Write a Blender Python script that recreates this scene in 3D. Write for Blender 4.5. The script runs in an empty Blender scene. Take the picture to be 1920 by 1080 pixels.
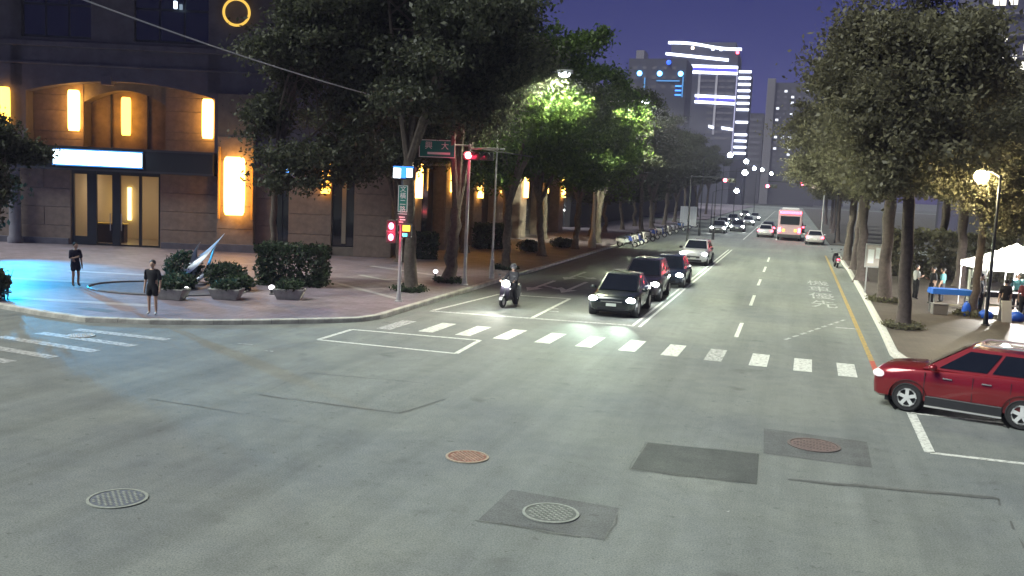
import bpy, bmesh, math, random
import numpy as np
from mathutils import Vector, Matrix
SC = bpy.context.scene
COL = SC.collection
R = math.radians
rnd = random.Random(7)

# ------------------------------------------------------------------ camera
CAMH, YAW, PITCH, ROLL = 4.8, R(16.352), R(6.379), R(2.6)
fw = Vector((-math.sin(YAW)*math.cos(PITCH), math.cos(YAW)*math.cos(PITCH), -math.sin(PITCH)))
r0 = Vector((math.cos(YAW), math.sin(YAW), 0)); u0 = r0.cross(fw)
cr = r0*math.cos(ROLL)+u0*math.sin(ROLL); cu = u0*math.cos(ROLL)-r0*math.sin(ROLL)
cam_d = bpy.data.cameras.new('camera'); cam = bpy.data.objects.new('camera', cam_d); COL.objects.link(cam)
cam_d.sensor_width = 36; cam_d.lens = 36*1750/1920; cam_d.clip_end = 4000; cam_d.clip_start = .1
m = Matrix((cr, cu, -fw)).transposed().to_4x4(); m.translation = (0, 0, CAMH); cam.matrix_world = m
SC.camera = cam

# ------------------------------------------------------------------ sky, sun, exposure
EV = 2.5; K = 1/2**EV                      # emission given below in picture units
SUN_EL, SUN_AZ = R(53), R(235)             # compass azimuth of the glow: behind and left of the camera
w = bpy.data.worlds.new('World'); SC.world = w; w.use_nodes = True
nt = w.node_tree; bg = nt.nodes['Background']
sky = nt.nodes.new('ShaderNodeTexSky'); sky.sky_type = 'NISHITA'; sky.sun_disc = False
sky.sun_elevation = SUN_EL; sky.sun_rotation = SUN_AZ; sky.ozone_density = 4; sky.dust_density = .3
tint = nt.nodes.new('ShaderNodeMix'); tint.data_type = 'RGBA'; tint.blend_type = 'MULTIPLY'
tint.inputs[0].default_value = 1; tint.inputs[7].default_value = (.5, .4, 1.75, 1)
nt.links.new(sky.outputs[0], tint.inputs[6]); nt.links.new(tint.outputs[2], bg.inputs[0]); bg.inputs[1].default_value = .0026
sd = bpy.data.lights.new('sun', 'SUN'); sd.energy = 1.1; sd.angle = R(40); sd.color = (.95, 1, .91)
sun = bpy.data.objects.new('sun', sd); COL.objects.link(sun)
sdir = Vector((math.sin(SUN_AZ)*math.cos(SUN_EL), math.cos(SUN_AZ)*math.cos(SUN_EL), math.sin(SUN_EL)))
sun.rotation_euler = sdir.to_track_quat('Z', 'Y').to_euler(); sun.location = sdir*60
vs = SC.view_settings; vs.view_transform = 'Standard'; vs.look = 'None'; vs.exposure = EV; vs.gamma = 1; vs.use_curve_mapping = False
SC.render.engine = 'CYCLES'; SC.cycles.use_denoising = True; SC.cycles.max_bounces = 5; SC.cycles.diffuse_bounces = 3
SC.cycles.sample_clamp_indirect = 3; SC.cycles.caustics_reflective = False; SC.cycles.caustics_refractive = False

# ------------------------------------------------------------------ materials
MATS = {}
def mat(name, col, rough=.7, metal=0, var=0, scale=8, bump=0, bscale=60, col2=None, emit=None, es=0, coat=0, alpha=None, trans=0, coord='Object', spec=.5):
    if name in MATS: return MATS[name]
    m = bpy.data.materials.new(name); m.use_nodes = True; t = m.node_tree; L = t.links.new
    b = t.nodes['Principled BSDF']; b.inputs['Roughness'].default_value = rough; b.inputs['Metallic'].default_value = metal
    b.inputs['Base Color'].default_value = (*col, 1); b.inputs['Coat Weight'].default_value = coat; b.inputs['Coat Roughness'].default_value = .08
    b.inputs['Specular IOR Level'].default_value = spec
    tc = t.nodes.new('ShaderNodeTexCoord')
    if var or col2:
        n = t.nodes.new('ShaderNodeTexNoise'); n.inputs['Scale'].default_value = scale; n.inputs['Detail'].default_value = 6; n.inputs['Roughness'].default_value = .65
        L(tc.outputs[coord], n.inputs['Vector'])
        r = t.nodes.new('ShaderNodeValToRGB'); r.color_ramp.elements[0].position = .3; r.color_ramp.elements[1].position = .7
        c2 = col2 or tuple(min(1, c*(1+var)) for c in col); c1 = col if col2 else tuple(c*(1-var) for c in col)
        r.color_ramp.elements[0].color = (*c1, 1); r.color_ramp.elements[1].color = (*c2, 1)
        L(n.outputs[0], r.inputs[0]); L(r.outputs[0], b.inputs['Base Color'])
    if bump:
        n2 = t.nodes.new('ShaderNodeTexNoise'); n2.inputs['Scale'].default_value = bscale; n2.inputs['Detail'].default_value = 4
        L(tc.outputs[coord], n2.inputs['Vector']); bp = t.nodes.new('ShaderNodeBump'); bp.inputs['Strength'].default_value = bump; bp.inputs['Distance'].default_value = .02
        L(n2.outputs[0], bp.inputs['Height']); L(bp.outputs[0], b.inputs['Normal'])
    if emit: b.inputs['Emission Color'].default_value = (*emit, 1); b.inputs['Emission Strength'].default_value = es*K
    if trans: b.inputs['Transmission Weight'].default_value = trans
    if alpha is not None: b.inputs['Alpha'].default_value = alpha
    MATS[name] = m; return m

def glow(name, col, s):                     # something that gives off light
    return mat(name, (.02, .02, .02), .5, emit=col, es=s)

def leaf_mat(name, c1, c2):
    m = bpy.data.materials.new(name); m.use_nodes = True; t = m.node_tree; L = t.links.new
    t.nodes.remove(t.nodes['Principled BSDF']); out = t.nodes['Material Output']
    g = t.nodes.new('ShaderNodeNewGeometry'); r = t.nodes.new('ShaderNodeValToRGB')
    r.color_ramp.elements[0].color = (*c1, 1); r.color_ramp.elements[1].color = (*c2, 1)
    L(g.outputs['Random Per Island'], r.inputs[0])
    d = t.nodes.new('ShaderNodeBsdfDiffuse'); tr = t.nodes.new('ShaderNodeBsdfTranslucent'); gl = t.nodes.new('ShaderNodeBsdfGlossy'); gl.inputs['Roughness'].default_value = .45
    gl.inputs['Color'].default_value = (.6, .6, .6, 1)
    L(r.outputs[0], d.inputs[0]); L(r.outputs[0], tr.inputs[0])
    a = t.nodes.new('ShaderNodeMixShader'); a.inputs[0].default_value = .45; L(d.outputs[0], a.inputs[1]); L(tr.outputs[0], a.inputs[2])
    b = t.nodes.new('ShaderNodeMixShader'); b.inputs[0].default_value = .02; L(a.outputs[0], b.inputs[1]); L(gl.outputs[0], b.inputs[2])
    L(b.outputs[0], out.inputs[0]); MATS[name] = m; return m

# ------------------------------------------------------------------ mesh builder
class MB:
    def __init__(s): s.v = []; s.f = []; s.m = []
    def add(s, vs, fs, m=0):
        n = len(s.v); s.v += [tuple(p) for p in vs]; s.f += [tuple(i+n for i in f) for f in fs]; s.m += [m]*len(fs); return s
    def box(s, x0, x1, y0, y1, z0, z1, m=0, M=None):
        p = [Vector((x, y, z)) for z in (z0, z1) for y in (y0, y1) for x in (x0, x1)]
        if M: p = [M @ q for q in p]
        return s.add(p, [(0, 2, 3, 1), (4, 5, 7, 6), (0, 1, 5, 4), (2, 6, 7, 3), (0, 4, 6, 2), (1, 3, 7, 5)], m)
    def prism(s, pts, z0, z1, m=0, M=None):
        n = len(pts); p = [Vector((x, y, z0)) for x, y in pts]+[Vector((x, y, z1)) for x, y in pts]
        if M: p = [M @ q for q in p]
        return s.add(p, [tuple(range(n-1, -1, -1)), tuple(range(n, 2*n))]+[(i, (i+1) % n, n+(i+1) % n, n+i) for i in range(n)], m)
    def tube(s, pts, rad, seg=8, m=0, cap=True):
        pts = [Vector(p) for p in pts]; n = len(pts)
        if not hasattr(rad, '__len__'): rad = [rad]*n
        ref = Vector((0, 0, 1)); rings = []; prev = None
        for i, p in enumerate(pts):
            d = (pts[min(i+1, n-1)]-pts[max(i-1, 0)]).normalized()
            a = prev if prev is not None else (Vector((1, 0, 0)) if abs(d.z) > .9 else ref)
            e = (a-d*a.dot(d)).normalized(); prev = e; g = d.cross(e)
            rings += [p+(e*math.cos(2*math.pi*k/seg)+g*math.sin(2*math.pi*k/seg))*rad[i] for k in range(seg)]
        fs = [(i*seg+k, i*seg+(k+1) % seg, (i+1)*seg+(k+1) % seg, (i+1)*seg+k) for i in range(n-1) for k in range(seg)]
        if cap: fs += [tuple(range(seg-1, -1, -1)), tuple(range((n-1)*seg, n*seg))]
        return s.add(rings, fs, m)
    def lathe(s, prof, seg=16, m=0, M=None, cap=True):
        vs = []; 
        for r, z in prof: vs += [Vector((r*math.cos(2*math.pi*k/seg), r*math.sin(2*math.pi*k/seg), z)) for k in range(seg)]
        if M: vs = [M @ v for v in vs]
        fs = [(i*seg+k, i*seg+(k+1) % seg, (i+1)*seg+(k+1) % seg, (i+1)*seg+k) for i in range(len(prof)-1) for k in range(seg)]
        return s.add(vs, fs+([tuple(range(seg-1, -1, -1)), tuple(range((len(prof)-1)*seg, len(prof)*seg))] if cap else []), m)
    def ball(s, c, rx, ry=None, rz=None, m=0, seg=12, rings=7, M=None):
        ry = ry or rx; rz = rz or rx; vs = []; fs = []
        for i in range(rings+1):
            t = math.pi*i/rings
            for k in range(seg):
                q = Vector((rx*math.sin(t)*math.cos(2*math.pi*k/seg), ry*math.sin(t)*math.sin(2*math.pi*k/seg), -rz*math.cos(t)))
                if M: q = M @ q
                vs.append(Vector(c)+q)
        for i in range(rings):
            for k in range(seg): fs.append((i*seg+k, i*seg+(k+1) % seg, (i+1)*seg+(k+1) % seg, (i+1)*seg+k))
        return s.add(vs, fs, m)
    def loft(s, rings, m=0, cap=True, close=True):
        n = len(rings[0]); vs = [p for r in rings for p in r]; fs = []
        for i in range(len(rings)-1):
            for k in range(n if close else n-1): fs.append((i*n+k, i*n+(k+1) % n, (i+1)*n+(k+1) % n, (i+1)*n+k))
        if cap: fs += [tuple(range(n-1, -1, -1)), tuple(range((len(rings)-1)*n, len(rings)*n))]
        return s.add(vs, fs, m)
    def mesh(s, name, mats, smooth=False):
        me = bpy.data.meshes.new(name); me.from_pydata(s.v, [], s.f); 
        for mm in (mats if isinstance(mats, (list, tuple)) else [mats]): me.materials.append(mm)
        me.polygons.foreach_set('material_index', s.m)
        bm = bmesh.new(); bm.from_mesh(me); bmesh.ops.remove_doubles(bm, verts=bm.verts, dist=1e-5); bmesh.ops.recalc_face_normals(bm, faces=bm.faces); bm.to_mesh(me); bm.free()
        if smooth: me.polygons.foreach_set('use_smooth', [True]*len(me.polygons))
        me.update(); return me
    def build(s, name, mats, parent=None, smooth=False, bevel=0, loc=None, rz=0):
        me = s.mesh(name, mats, smooth); return obj(name, me, parent, bevel, loc, rz, smooth)

def obj(name, me, parent=None, bevel=0, loc=None, rz=0, smooth=False):
    o = bpy.data.objects.new(name, me); COL.objects.link(o); o.parent = parent
    if loc: o.location = loc
    if rz: o.rotation_euler.z = rz
    if bevel:
        b = o.modifiers.new('bevel', 'BEVEL'); b.width = bevel; b.segments = 2; b.limit_method = 'ANGLE'; b.angle_limit = R(30)
    if smooth:
        try: me.set_sharp_from_angle(angle=R(42))
        except Exception: pass
    return o
def tag(o, label, cat, group=None):
    o['label'] = label; o['category'] = cat
    if group: o['group'] = group
    return o
def thing(name, label, cat, loc=(0, 0, 0), rz=0, group=None):
    o = bpy.data.objects.new(name, None); COL.objects.link(o); o.location = loc; o.rotation_euler.z = rz; o.empty_display_size = .2
    return tag(o, label, cat, group)
def struct(o): o['kind'] = 'structure'; return o
def stuff(o): o['kind'] = 'stuff'; return o
def copy_tree(o, parent=None):
    c = o.copy(); COL.objects.link(c); c.parent = parent
    for ch in list(o.children): copy_tree(ch, c)
    return c
def dup(o, label, loc, rz=0, scale=None):
    c = copy_tree(o); c['label'] = label; c.location = loc; c.rotation_euler.z = rz
    if scale: c.scale = scale
    return c
def lamp(name, kind, loc, power, col, parent=None, target=None, size=.1, spot=None, blend=.5):
    d = bpy.data.lights.new(name, kind); d.energy = power; d.color = col; d.shadow_soft_size = size
    if kind == 'SPOT': d.spot_size = R(spot); d.spot_blend = blend
    o = bpy.data.objects.new(name, d); COL.objects.link(o); o.location = loc; o.parent = parent
    if target: o.rotation_euler = (Vector(loc)-Vector(target)).to_track_quat('Z', 'Y').to_euler()
    return o
def quad_on(a, b, c, d, l, r, bo, t, off):
    """a window laid on the quad a(bottom left) b(bottom right) c(top right) d(top left), margins as fractions"""
    a, b, c, d = map(Vector, (a, b, c, d)); n = (b-a).cross(d-a).normalized()*off
    P = lambda u, v: (a*(1-u)+b*u)*(1-v)+(d*(1-u)+c*u)*v+n
    return [P(l, bo), P(1-r, bo), P(1-r, 1-t), P(l, 1-t)]
def text_mesh(s, size, name, m, align='CENTER'):
    cu_ = bpy.data.curves.new(name, 'FONT'); cu_.body = s; cu_.size = size; cu_.align_x = align; cu_.align_y = 'CENTER'; cu_.extrude = .002; cu_.space_line = .95
    o = bpy.data.objects.new(name, cu_); COL.objects.link(o); dg = bpy.context.evaluated_depsgraph_get(); dg.update()
    me = bpy.data.meshes.new_from_object(o.evaluated_get(dg)); bpy.data.objects.remove(o); me.materials.clear(); me.materials.append(m); me.name = name
    return me

# ------------------------------------------------------------------ ground, road, pavements
def asphalt(name, a, b, stain=.5):
    m = bpy.data.materials.new(name); m.use_nodes = True; t = m.node_tree; L = t.links.new; bs = t.nodes['Principled BSDF']
    tc = t.nodes.new('ShaderNodeTexCoord')
    def noise(sc, de, ro=.6):
        n = t.nodes.new('ShaderNodeTexNoise'); n.inputs['Scale'].default_value = sc; n.inputs['Detail'].default_value = de; n.inputs['Roughness'].default_value = ro
        L(tc.outputs['Object'], n.inputs['Vector']); return n
    def ramp(src, p0, c0, p1, c1):
        r = t.nodes.new('ShaderNodeValToRGB'); r.color_ramp.elements[0].position = p0; r.color_ramp.elements[1].position = p1
        r.color_ramp.elements[0].color = (*c0, 1); r.color_ramp.elements[1].color = (*c1, 1); L(src, r.inputs[0]); return r
    def mul(x, y, f):
        k = t.nodes.new('ShaderNodeMix'); k.data_type = 'RGBA'; k.blend_type = 'MULTIPLY'; k.inputs[0].default_value = f
        L(x, k.inputs[6]); L(y, k.inputs[7]); return k.outputs[2]
    big = ramp(noise(.11, 6, .7).outputs[0], .33, a, .66, b)
    mid = ramp(noise(1.7, 6, .7).outputs[0], .3, (.66, .66, .66), .66, (1.12, 1.12, 1.1))
    grit = ramp(noise(38, 3, .8).outputs[0], .36, (.45, .45, .45), .6, (1.2, 1.2, 1.2))
    spots = ramp(noise(5.5, 2, .5).outputs[0], .27, (.42, .42, .42), .34, (1, 1, 1))
    vo = t.nodes.new('ShaderNodeTexVoronoi'); vo.feature = 'DISTANCE_TO_EDGE'; vo.inputs['Scale'].default_value = .33
    wv = noise(1.1, 5, .7); mx = t.nodes.new('ShaderNodeMix'); mx.data_type = 'RGBA'; mx.inputs[0].default_value = .3
    L(tc.outputs['Object'], mx.inputs[6]); L(wv.outputs['Color'], mx.inputs[7]); L(mx.outputs[2], vo.inputs['Vector'])
    crack = ramp(vo.outputs['Distance'], .0, (.5, .5, .5), .006, (1, 1, 1))
    mp = t.nodes.new('ShaderNodeMapping'); mp.inputs['Scale'].default_value = (.9, .045, 1); L(tc.outputs['Object'], mp.inputs[0]); sn = noise(1, 5, .65); L(mp.outputs[0], sn.inputs['Vector'])
    streak = ramp(sn.outputs[0], .34, (.74, .74, .74), .62, (1.06, 1.06, 1.06))
    oil = ramp(noise(.75, 3, .55).outputs[0], .24, (.6, .6, .6), .36, (1, 1, 1))
    o = mul(big.outputs[0], mid.outputs[0], stain); o = mul(o, grit.outputs[0], .75); o = mul(o, spots.outputs[0], .5); o = mul(o, crack.outputs[0], .16); o = mul(o, streak.outputs[0], .85); o = mul(o, oil.outputs[0], .85)
    L(o, bs.inputs['Base Color']); bs.inputs['Roughness'].default_value = .8; bs.inputs['Specular IOR Level'].default_value = .35
    bp = t.nodes.new('ShaderNodeBump'); bp.inputs['Strength'].default_value = .5; bp.inputs['Distance'].default_value = .012
    L(noise(70, 3).outputs[0], bp.inputs['Height']); L(bp.outputs[0], bs.inputs['Normal']); MATS[name] = m; return m
def paving(name, c1, c2, grout, sx, sy):
    m = bpy.data.materials.new(name); m.use_nodes = True; t = m.node_tree; L = t.links.new; bs = t.nodes['Principled BSDF']
    tc = t.nodes.new('ShaderNodeTexCoord'); br = t.nodes.new('ShaderNodeTexBrick'); br.inputs['Scale'].default_value = 1
    br.inputs['Brick Width'].default_value = sx; br.inputs['Row Height'].default_value = sy; br.inputs['Mortar Size'].default_value = .012
    br.inputs['Color1'].default_value = (*c1, 1); br.inputs['Color2'].default_value = (*c2, 1); br.inputs['Mortar'].default_value = (*grout, 1)
    L(tc.outputs['Object'], br.inputs['Vector'])
    n = t.nodes.new('ShaderNodeTexNoise'); n.inputs['Scale'].default_value = .7; n.inputs['Detail'].default_value = 8; n.inputs['Roughness'].default_value = .7
    L(tc.outputs['Object'], n.inputs['Vector']); r = t.nodes.new('ShaderNodeValToRGB'); r.color_ramp.elements[0].position = .3; r.color_ramp.elements[1].position = .65
    r.color_ramp.elements[0].color = (.5, .48, .46, 1); r.color_ramp.elements[1].color = (1.05, 1.05, 1.05, 1); L(n.outputs[0], r.inputs[0])
    k = t.nodes.new('ShaderNodeMix'); k.data_type = 'RGBA'; k.blend_type = 'MULTIPLY'; k.inputs[0].default_value = .9
    L(br.outputs[0], k.inputs[6]); L(r.outputs[0], k.inputs[7]); L(k.outputs[2], bs.inputs['Base Color']); bs.inputs['Roughness'].default_value = .6
    bp = t.nodes.new('ShaderNodeBump'); bp.inputs['Strength'].default_value = .4; bp.inputs['Distance'].default_value = .01; L(br.outputs[1], bp.inputs['Height']); bp.invert = True
    L(bp.outputs[0], bs.inputs['Normal']); MATS[name] = m; return m
def worn_paint(name, col, keep=.45, under=(.1, .1, .1)):
    m = bpy.data.materials.new(name); m.use_nodes = True; t = m.node_tree; L = t.links.new; bs = t.nodes['Principled BSDF']
    tc = t.nodes.new('ShaderNodeTexCoord'); n = t.nodes.new('ShaderNodeTexNoise'); n.inputs['Scale'].default_value = 9; n.inputs['Detail'].default_value = 9; n.inputs['Roughness'].default_value = .75
    L(tc.outputs['Object'], n.inputs['Vector']); r = t.nodes.new('ShaderNodeValToRGB'); r.color_ramp.elements[0].position = keep-.1; r.color_ramp.elements[1].position = keep+.08
    r.color_ramp.elements[0].color = (*under, 1); r.color_ramp.elements[1].color = (*col, 1); L(n.outputs[0], r.inputs[0]); L(r.outputs[0], bs.inputs['Base Color'])
    bs.inputs['Roughness'].default_value = .65; MATS[name] = m; return m
ROADM = asphalt('asphalt', (.13, .142, .15), (.195, .208, .188))
PATCHM = asphalt('asphalt_patch_dark', (.06, .066, .066), (.085, .09, .088), .8)
PATCHM2 = asphalt('asphalt_patch_grey', (.1, .105, .11), (.125, .13, .13), .8)
PAINT = worn_paint('road_paint_white', (.56, .57, .53), .44); PAINTW = worn_paint('road_paint_worn', (.42, .43, .42), .5); YEL = worn_paint('road_paint_yellow', (.4, .27, .06), .48)
PAVL = paving('paving_plaza', (.15, .124, .15), (.19, .158, .19), (.085, .07, .085), .6, .3)
PAVR = paving('paving_park', (.075, .06, .052), (.1, .08, .068), (.045, .037, .03), .4, .2)
KERB = mat('kerb_concrete', (.34, .33, .3), .8, var=.35, scale=3, bump=.3)
KERBW = worn_paint('kerb_paint', (.5, .49, .45), .45, (.25, .24, .22))
SOIL = mat('soil', (.045, .038, .03), .95, var=.4, scale=4, bump=.6, bscale=20)

g = MB(); g.add([(-1500, -400, -.3), (1500, -400, -.3), (1500, 2500, -.3), (-1500, 2500, -.3)], [(0, 1, 2, 3)])
struct(g.build('ground', mat('earth', (.05, .05, .045), .95, var=.3, scale=.05)))
g = MB(); g.add([(-160, -60, 0), (160, -60, 0), (160, 430, 0), (-160, 430, 0)], [(0, 1, 2, 3)])
road = struct(g.build('road', ROADM))

kl = [(-160, 25.2), (-40, 25.2), (-28, 24.9), (-24.5, 24.25), (-22.3, 23.7), (-20.4, 23.45), (-18.6, 24.1), (-17, 25.05), (-15.6, 26.1), (-14.3, 27.2), (-13.45, 28.1), (-13.2, 29.0)]
left_line = kl+[(-13.3, 37), (-13.45, 50), (-13.6, 66), (-13.75, 84), (-13.9, 110), (-14, 150)]
right_line = [(4.0, 82), (3.95, 66), (3.75, 50), (3.5, 36), (3.36, 31), (3.5, 29.9), (4.2, 28.9), (5.6, 28.3), (8, 28), (14, 27.8), (40, 27.8), (160, 27.8)]
pv = MB(); pv.prism(left_line+[(-160, 150)], -.05, .14); pav_l = struct(pv.build('pavement_left', PAVL))
pv = MB(); pv.prism([(-14, 166), (-14.6, 240), (-14.6, 400), (-160, 400), (-160, 166)][::-1], -.05, .14); struct(pv.build('pavement_far_left', PAVL))
pv = MB(); pv.prism(right_line+[(160, 82)], -.05, .14); pav_r = struct(pv.build('pavement_right', PAVR))
pv = MB(); pv.prism([(4.1, 101), (4.6, 400), (160, 400), (160, 101)], -.05, .14); struct(pv.build('pavement_far_right', mat('park_soil', (.05, .045, .04), .95, var=.4, scale=.6)))

def kerb(name, line, side, parent_m, wdt=.22, h=.155, step=1.0, paint=None):
    root = struct(bpy.data.objects.new(name, None)); COL.objects.link(root)
    cache = {}
    pts = [Vector((*p, 0)) for p in line]; k = 0
    for a, b in zip(pts, pts[1:]):
        L_ = (b-a).length; n = max(1, round(L_/step)); d = (b-a)/n; ang = math.atan2(d.y, d.x)
        key = (round(d.length, 2), )
        if key not in cache:
            q = MB(); l = d.length-.014; y0, y1 = (0, wdt) if side > 0 else (-wdt, 0); c = .025; f = (y0 if side > 0 else y1); s = 1 if side > 0 else -1
            q.loft([[Vector((x, f+s*.0, 0)), Vector((x, f+s*.012, h-c)), Vector((x, f+s*.035, h)), Vector((x, f+s*wdt, h)), Vector((x, f+s*wdt, 0))] for x in (0, l)])
            cache[key] = q.mesh('kerb_stone', parent_m)
        for i in range(n):
            p = a+d*i; o = bpy.data.objects.new('kerb_stone', cache[key]); COL.objects.link(o); o.parent = root
            o.location = (p.x, p.y, rnd.uniform(-.004, .004)); o.rotation_euler.z = ang; k += 1
    return root
def inset(line, d):
    out = []
    for i, p in enumerate(line):
        a = Vector(line[max(i-1, 0)]); b = Vector(line[min(i+1, len(line)-1)]); t = (b-a).normalized(); out.append((p[0]-t.y*d, p[1]+t.x*d))
    return out
kerb('kerb_left', inset([p for p in left_line if p[0] > -41], -.06), 1, KERB)
kerb('kerb_right', inset([p for p in right_line if p[0] < 41], -.06), 1, KERBW)

# painted markings and repairs: sheets that belong to the road
def sheet(name, pts, m, z=.005, parent=road):
    q = MB(); q.add([(x, y, z) for x, y in pts], [tuple(range(len(pts)))]); return q.build(name, m, parent)
def strip(name, a, b, wd, m, z=.005):
    a, b = Vector(a), Vector(b); d = (b-a).normalized(); n = Vector((-d.y, d.x))*wd/2
    return sheet(name, [a-n, b-n, b+n, a+n], m, z)
for k, x in enumerate([-12.15, -10.8, -9.55, -8.3, -6.97, -5.68, -4.36, -3.08, -1.82, -.55, .66, 1.84]):
    y = 28.05+(.32 if 0 < k < 7 else (.1 if k == 0 else .32-(k-6)*.15)); sheet('crosswalk_stripe', [(x-.27, y-1.05), (x+.23, y-1.05), (x+.27, y+1.05), (x-.23, y+1.05)], PAINT if k not in (0, 8) else PAINTW)
for k, (xa, ya, xb, yb) in enumerate([(-19.7, 22.22, -16.5, 22.14), (-20.1, 21.25, -16.65, 20.9), (-20.5, 20.25, -16.95, 19.8), (-20.9, 19.2, -17.25, 18.68), (-21.2, 18.2, -17.65, 17.75), (-21.5, 17.2, -18, 16.8)]):
    strip('crosswalk_stripe', (xa, ya), (xb, yb), .36, PAINTW)
strip('stop_line', (-12.45, 31.85), (-5.0, 32.6), .28, PAINTW)
for dx in (-.13, .13): strip('lane_line', (-4.92+dx, 32.4), (-4.72+dx, 82), .11, PAINT)
for a, b in [((-1.45, 32), (-1.44, 35.7)), ((-1.37, 41.6), (-1.37, 46)), ((-1.38, 51.2), (-1.36, 55)), ((-1.35, 60.5), (-1.34, 65)), ((-1.33, 70), (-1.33, 75)), ((-1.3, 105), (-1.3, 109)), ((-1.3, 115), (-1.3, 119))]: strip('lane_dash', a, b, .14, PAINT)
strip('edge_line', (2.66, 29.6), (2.95, 66), .15, YEL); strip('edge_line', (2.95, 66), (3.05, 82), .15, YEL)
strip('edge_line', (2.63, 27.4), (2.66, 29.6), .15, mat('road_paint_red', (.35, .06, .04), .7, var=.4))
for dx in (0,): strip('lane_line', (-4.6, 102), (-4.6, 300), .12, PAINT)
# motorcycle waiting box behind the stop line, turn box ahead of the crossing
for a, b in [((-12.4, 32.1), (-11.86, 38.4)), ((-11.86, 38.5), (-8.8, 38.9)), ((-8.8, 38.9), (-8.68, 32.4))]: strip('waiting_box_line', a, b, .15, PAINT)
for a, b in [((-12.97, 24.3), (-8.68, 24.3)), ((-8.68, 24.3), (-8.8, 26.75)), ((-8.8, 26.75), (-12.97, 26.5)), ((-12.97, 26.5), (-12.97, 24.3))]: strip('turn_box_line', a, b, .15, PAINT, .006)
for a, b, wd in [((2.92, 19.2), (2.98, 22.7), .2), ((2.92, 19.2), (7.4, 19.15), .15), ((2.98, 22.7), (7.4, 22.6), .15), ((7.4, 22.6), (7.4, 19.15), .2)]: strip('turn_box_line', a, b, wd, PAINT, .006)
a, b = Vector((.14, 32.4)), Vector((2.48, 39.5))
for k in range(9): strip('guide_dash', a+(b-a)*k/9, a+(b-a)*(k+.62)/9, .12, PAINTW)
def arrow(x, y, L, turn, m):
    strip('arrow_stem', (x, y+1.4), (x, y+L), .2, m); sheet('arrow_head', [(x, y), (x+.42, y+1.4), (x-.42, y+1.4)], m, .006)
    if turn: strip('arrow_branch', (x+.1, y+2.6), (x+turn*.9, y+1.9), .2, m, .007); sheet('arrow_head', [(x+turn*1.5, y+1.45), (x+turn*.75, y+1.45), (x+turn*1.05, y+2.4)], m, .008)
arrow(-9.65, 40.8, 5.5, 0, PAINT); arrow(-11.2, 40.6, 5.2, 1, PAINT); arrow(-10.9, 46.6, 5.2, 1, PAINTW)
tm = PAINTW
for k, ch in enumerate('機車優先'):
    me = text_mesh(ch, 1.0, 'road_lettering', tm); o = obj('road_lettering', me, road, loc=(1.75, 55.0-k*3.6, .007)); o.scale = (1.25, 3.0, .5)
# repairs and covers
sheet('road_patch', [(-2.31, 15.64), (-.2, 15.7), (-.23, 17.6), (-2.3, 17.47)], PATCHM)
sheet('road_patch', [(-.15, 17.7), (1.75, 17.6), (1.8, 19.5), (-.2, 19.65)], PATCHM2)
sheet('road_patch', [(-3.95, 12.3), (-2.1, 12.25), (-2.15, 13.6), (-3.9, 13.75)], PATCHM2)
sheet('road_patch', [(-10.75, 17.5), (-7.4, 17.4), (-7.55, 20.35), (-10.95, 20.05)], ROADM.copy(), .004).data.materials[0].name = 'asphalt_relaid'
SEAM = mat('tar_seam', (.07, .073, .072), .7, var=.4, scale=6)
def seam(pts, wd=.05, z=.0075):
    for a, b in zip(pts, pts[1:]):
        n = max(2, int((Vector(b)-Vector(a)).length/.35)); q = MB(); vs = []
        a_, b_ = Vector(a), Vector(b); d = (b_-a_).normalized(); nn = Vector((-d.y, d.x))
        keep = [rnd.random() > .22 for _ in range(n)]
        for i in range(n+1):
            p = a_+(b_-a_)*i/n+nn*rnd.uniform(-.03, .03); h = wd*rnd.uniform(.12, .6); vs += [(*(p-nn*h), z), (*(p+nn*h), z)]
        q.add(vs, [(2*i, 2*i+2, 2*i+3, 2*i+1) for i in range(n) if keep[i] or i == 0]); q.build('road_seam', SEAM, road)
seam([(-10.75, 17.5), (-7.4, 17.4), (-7.0, 19.0)], .06); seam([(-10.95, 20.05), (-7.55, 20.35)], .045); seam([(-10.75, 17.5), (-10.95, 20.05)], .03)
seam([(-2.33, 15.62), (-.12, 15.67)], .05); seam([(-2.31, 17.5), (-.2, 17.63)], .05); seam([(-2.34, 15.6), (-2.3, 17.5)], .05)
seam([(-12.5, 16.2), (-9.5, 15.9), (-7.6, 15.6)], .03); seam([(.3, 16.2), (3.62, 16.65)], .14); seam([(3.62, 16.65), (3.5, 13.2)], .04)
seam([(-3.98, 12.25), (-2.05, 12.2)], .06); seam([(-2.08, 12.2), (-2.12, 13.65)], .03)

def manhole(label, loc, r, cm, ringm, rz=0):
    t = thing('manhole_cover', label, 'manhole cover', loc, rz, 'manhole covers in the road')
    q = MB(); q.lathe([(r, 0), (r, .014), (r*.9, .016), (r*.9, 0)], 40, cap=False); q.build('frame', ringm, t)
    q = MB(); q.lathe([(r*.88, 0), (r*.88, .010)], 40); n = 7
    lid = q.build('lid', cm, t); q = MB()
    for i in range(-n, n+1):
        for j in range(-n, n+1):
            x, y = i*r*.84/n, j*r*.84/n
            if math.hypot(x, y) < r*.8 and (i+j) % 2: q.box(x-r*.045, x+r*.045, y-r*.045, y+r*.045, .010, .016)
    q.build('tread', ringm, lid); return t
iron = mat('cast_iron', (.1, .108, .1), .85, 0, var=.4, scale=12); ironl = mat('cast_iron_worn', (.22, .235, .21), .8, 0, var=.3, scale=15)
rust = mat('rusty_iron', (.2, .085, .06), .8, var=.5, scale=9); rustl = mat('rusty_ring', (.3, .24, .18), .8, var=.4, scale=9)
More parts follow.
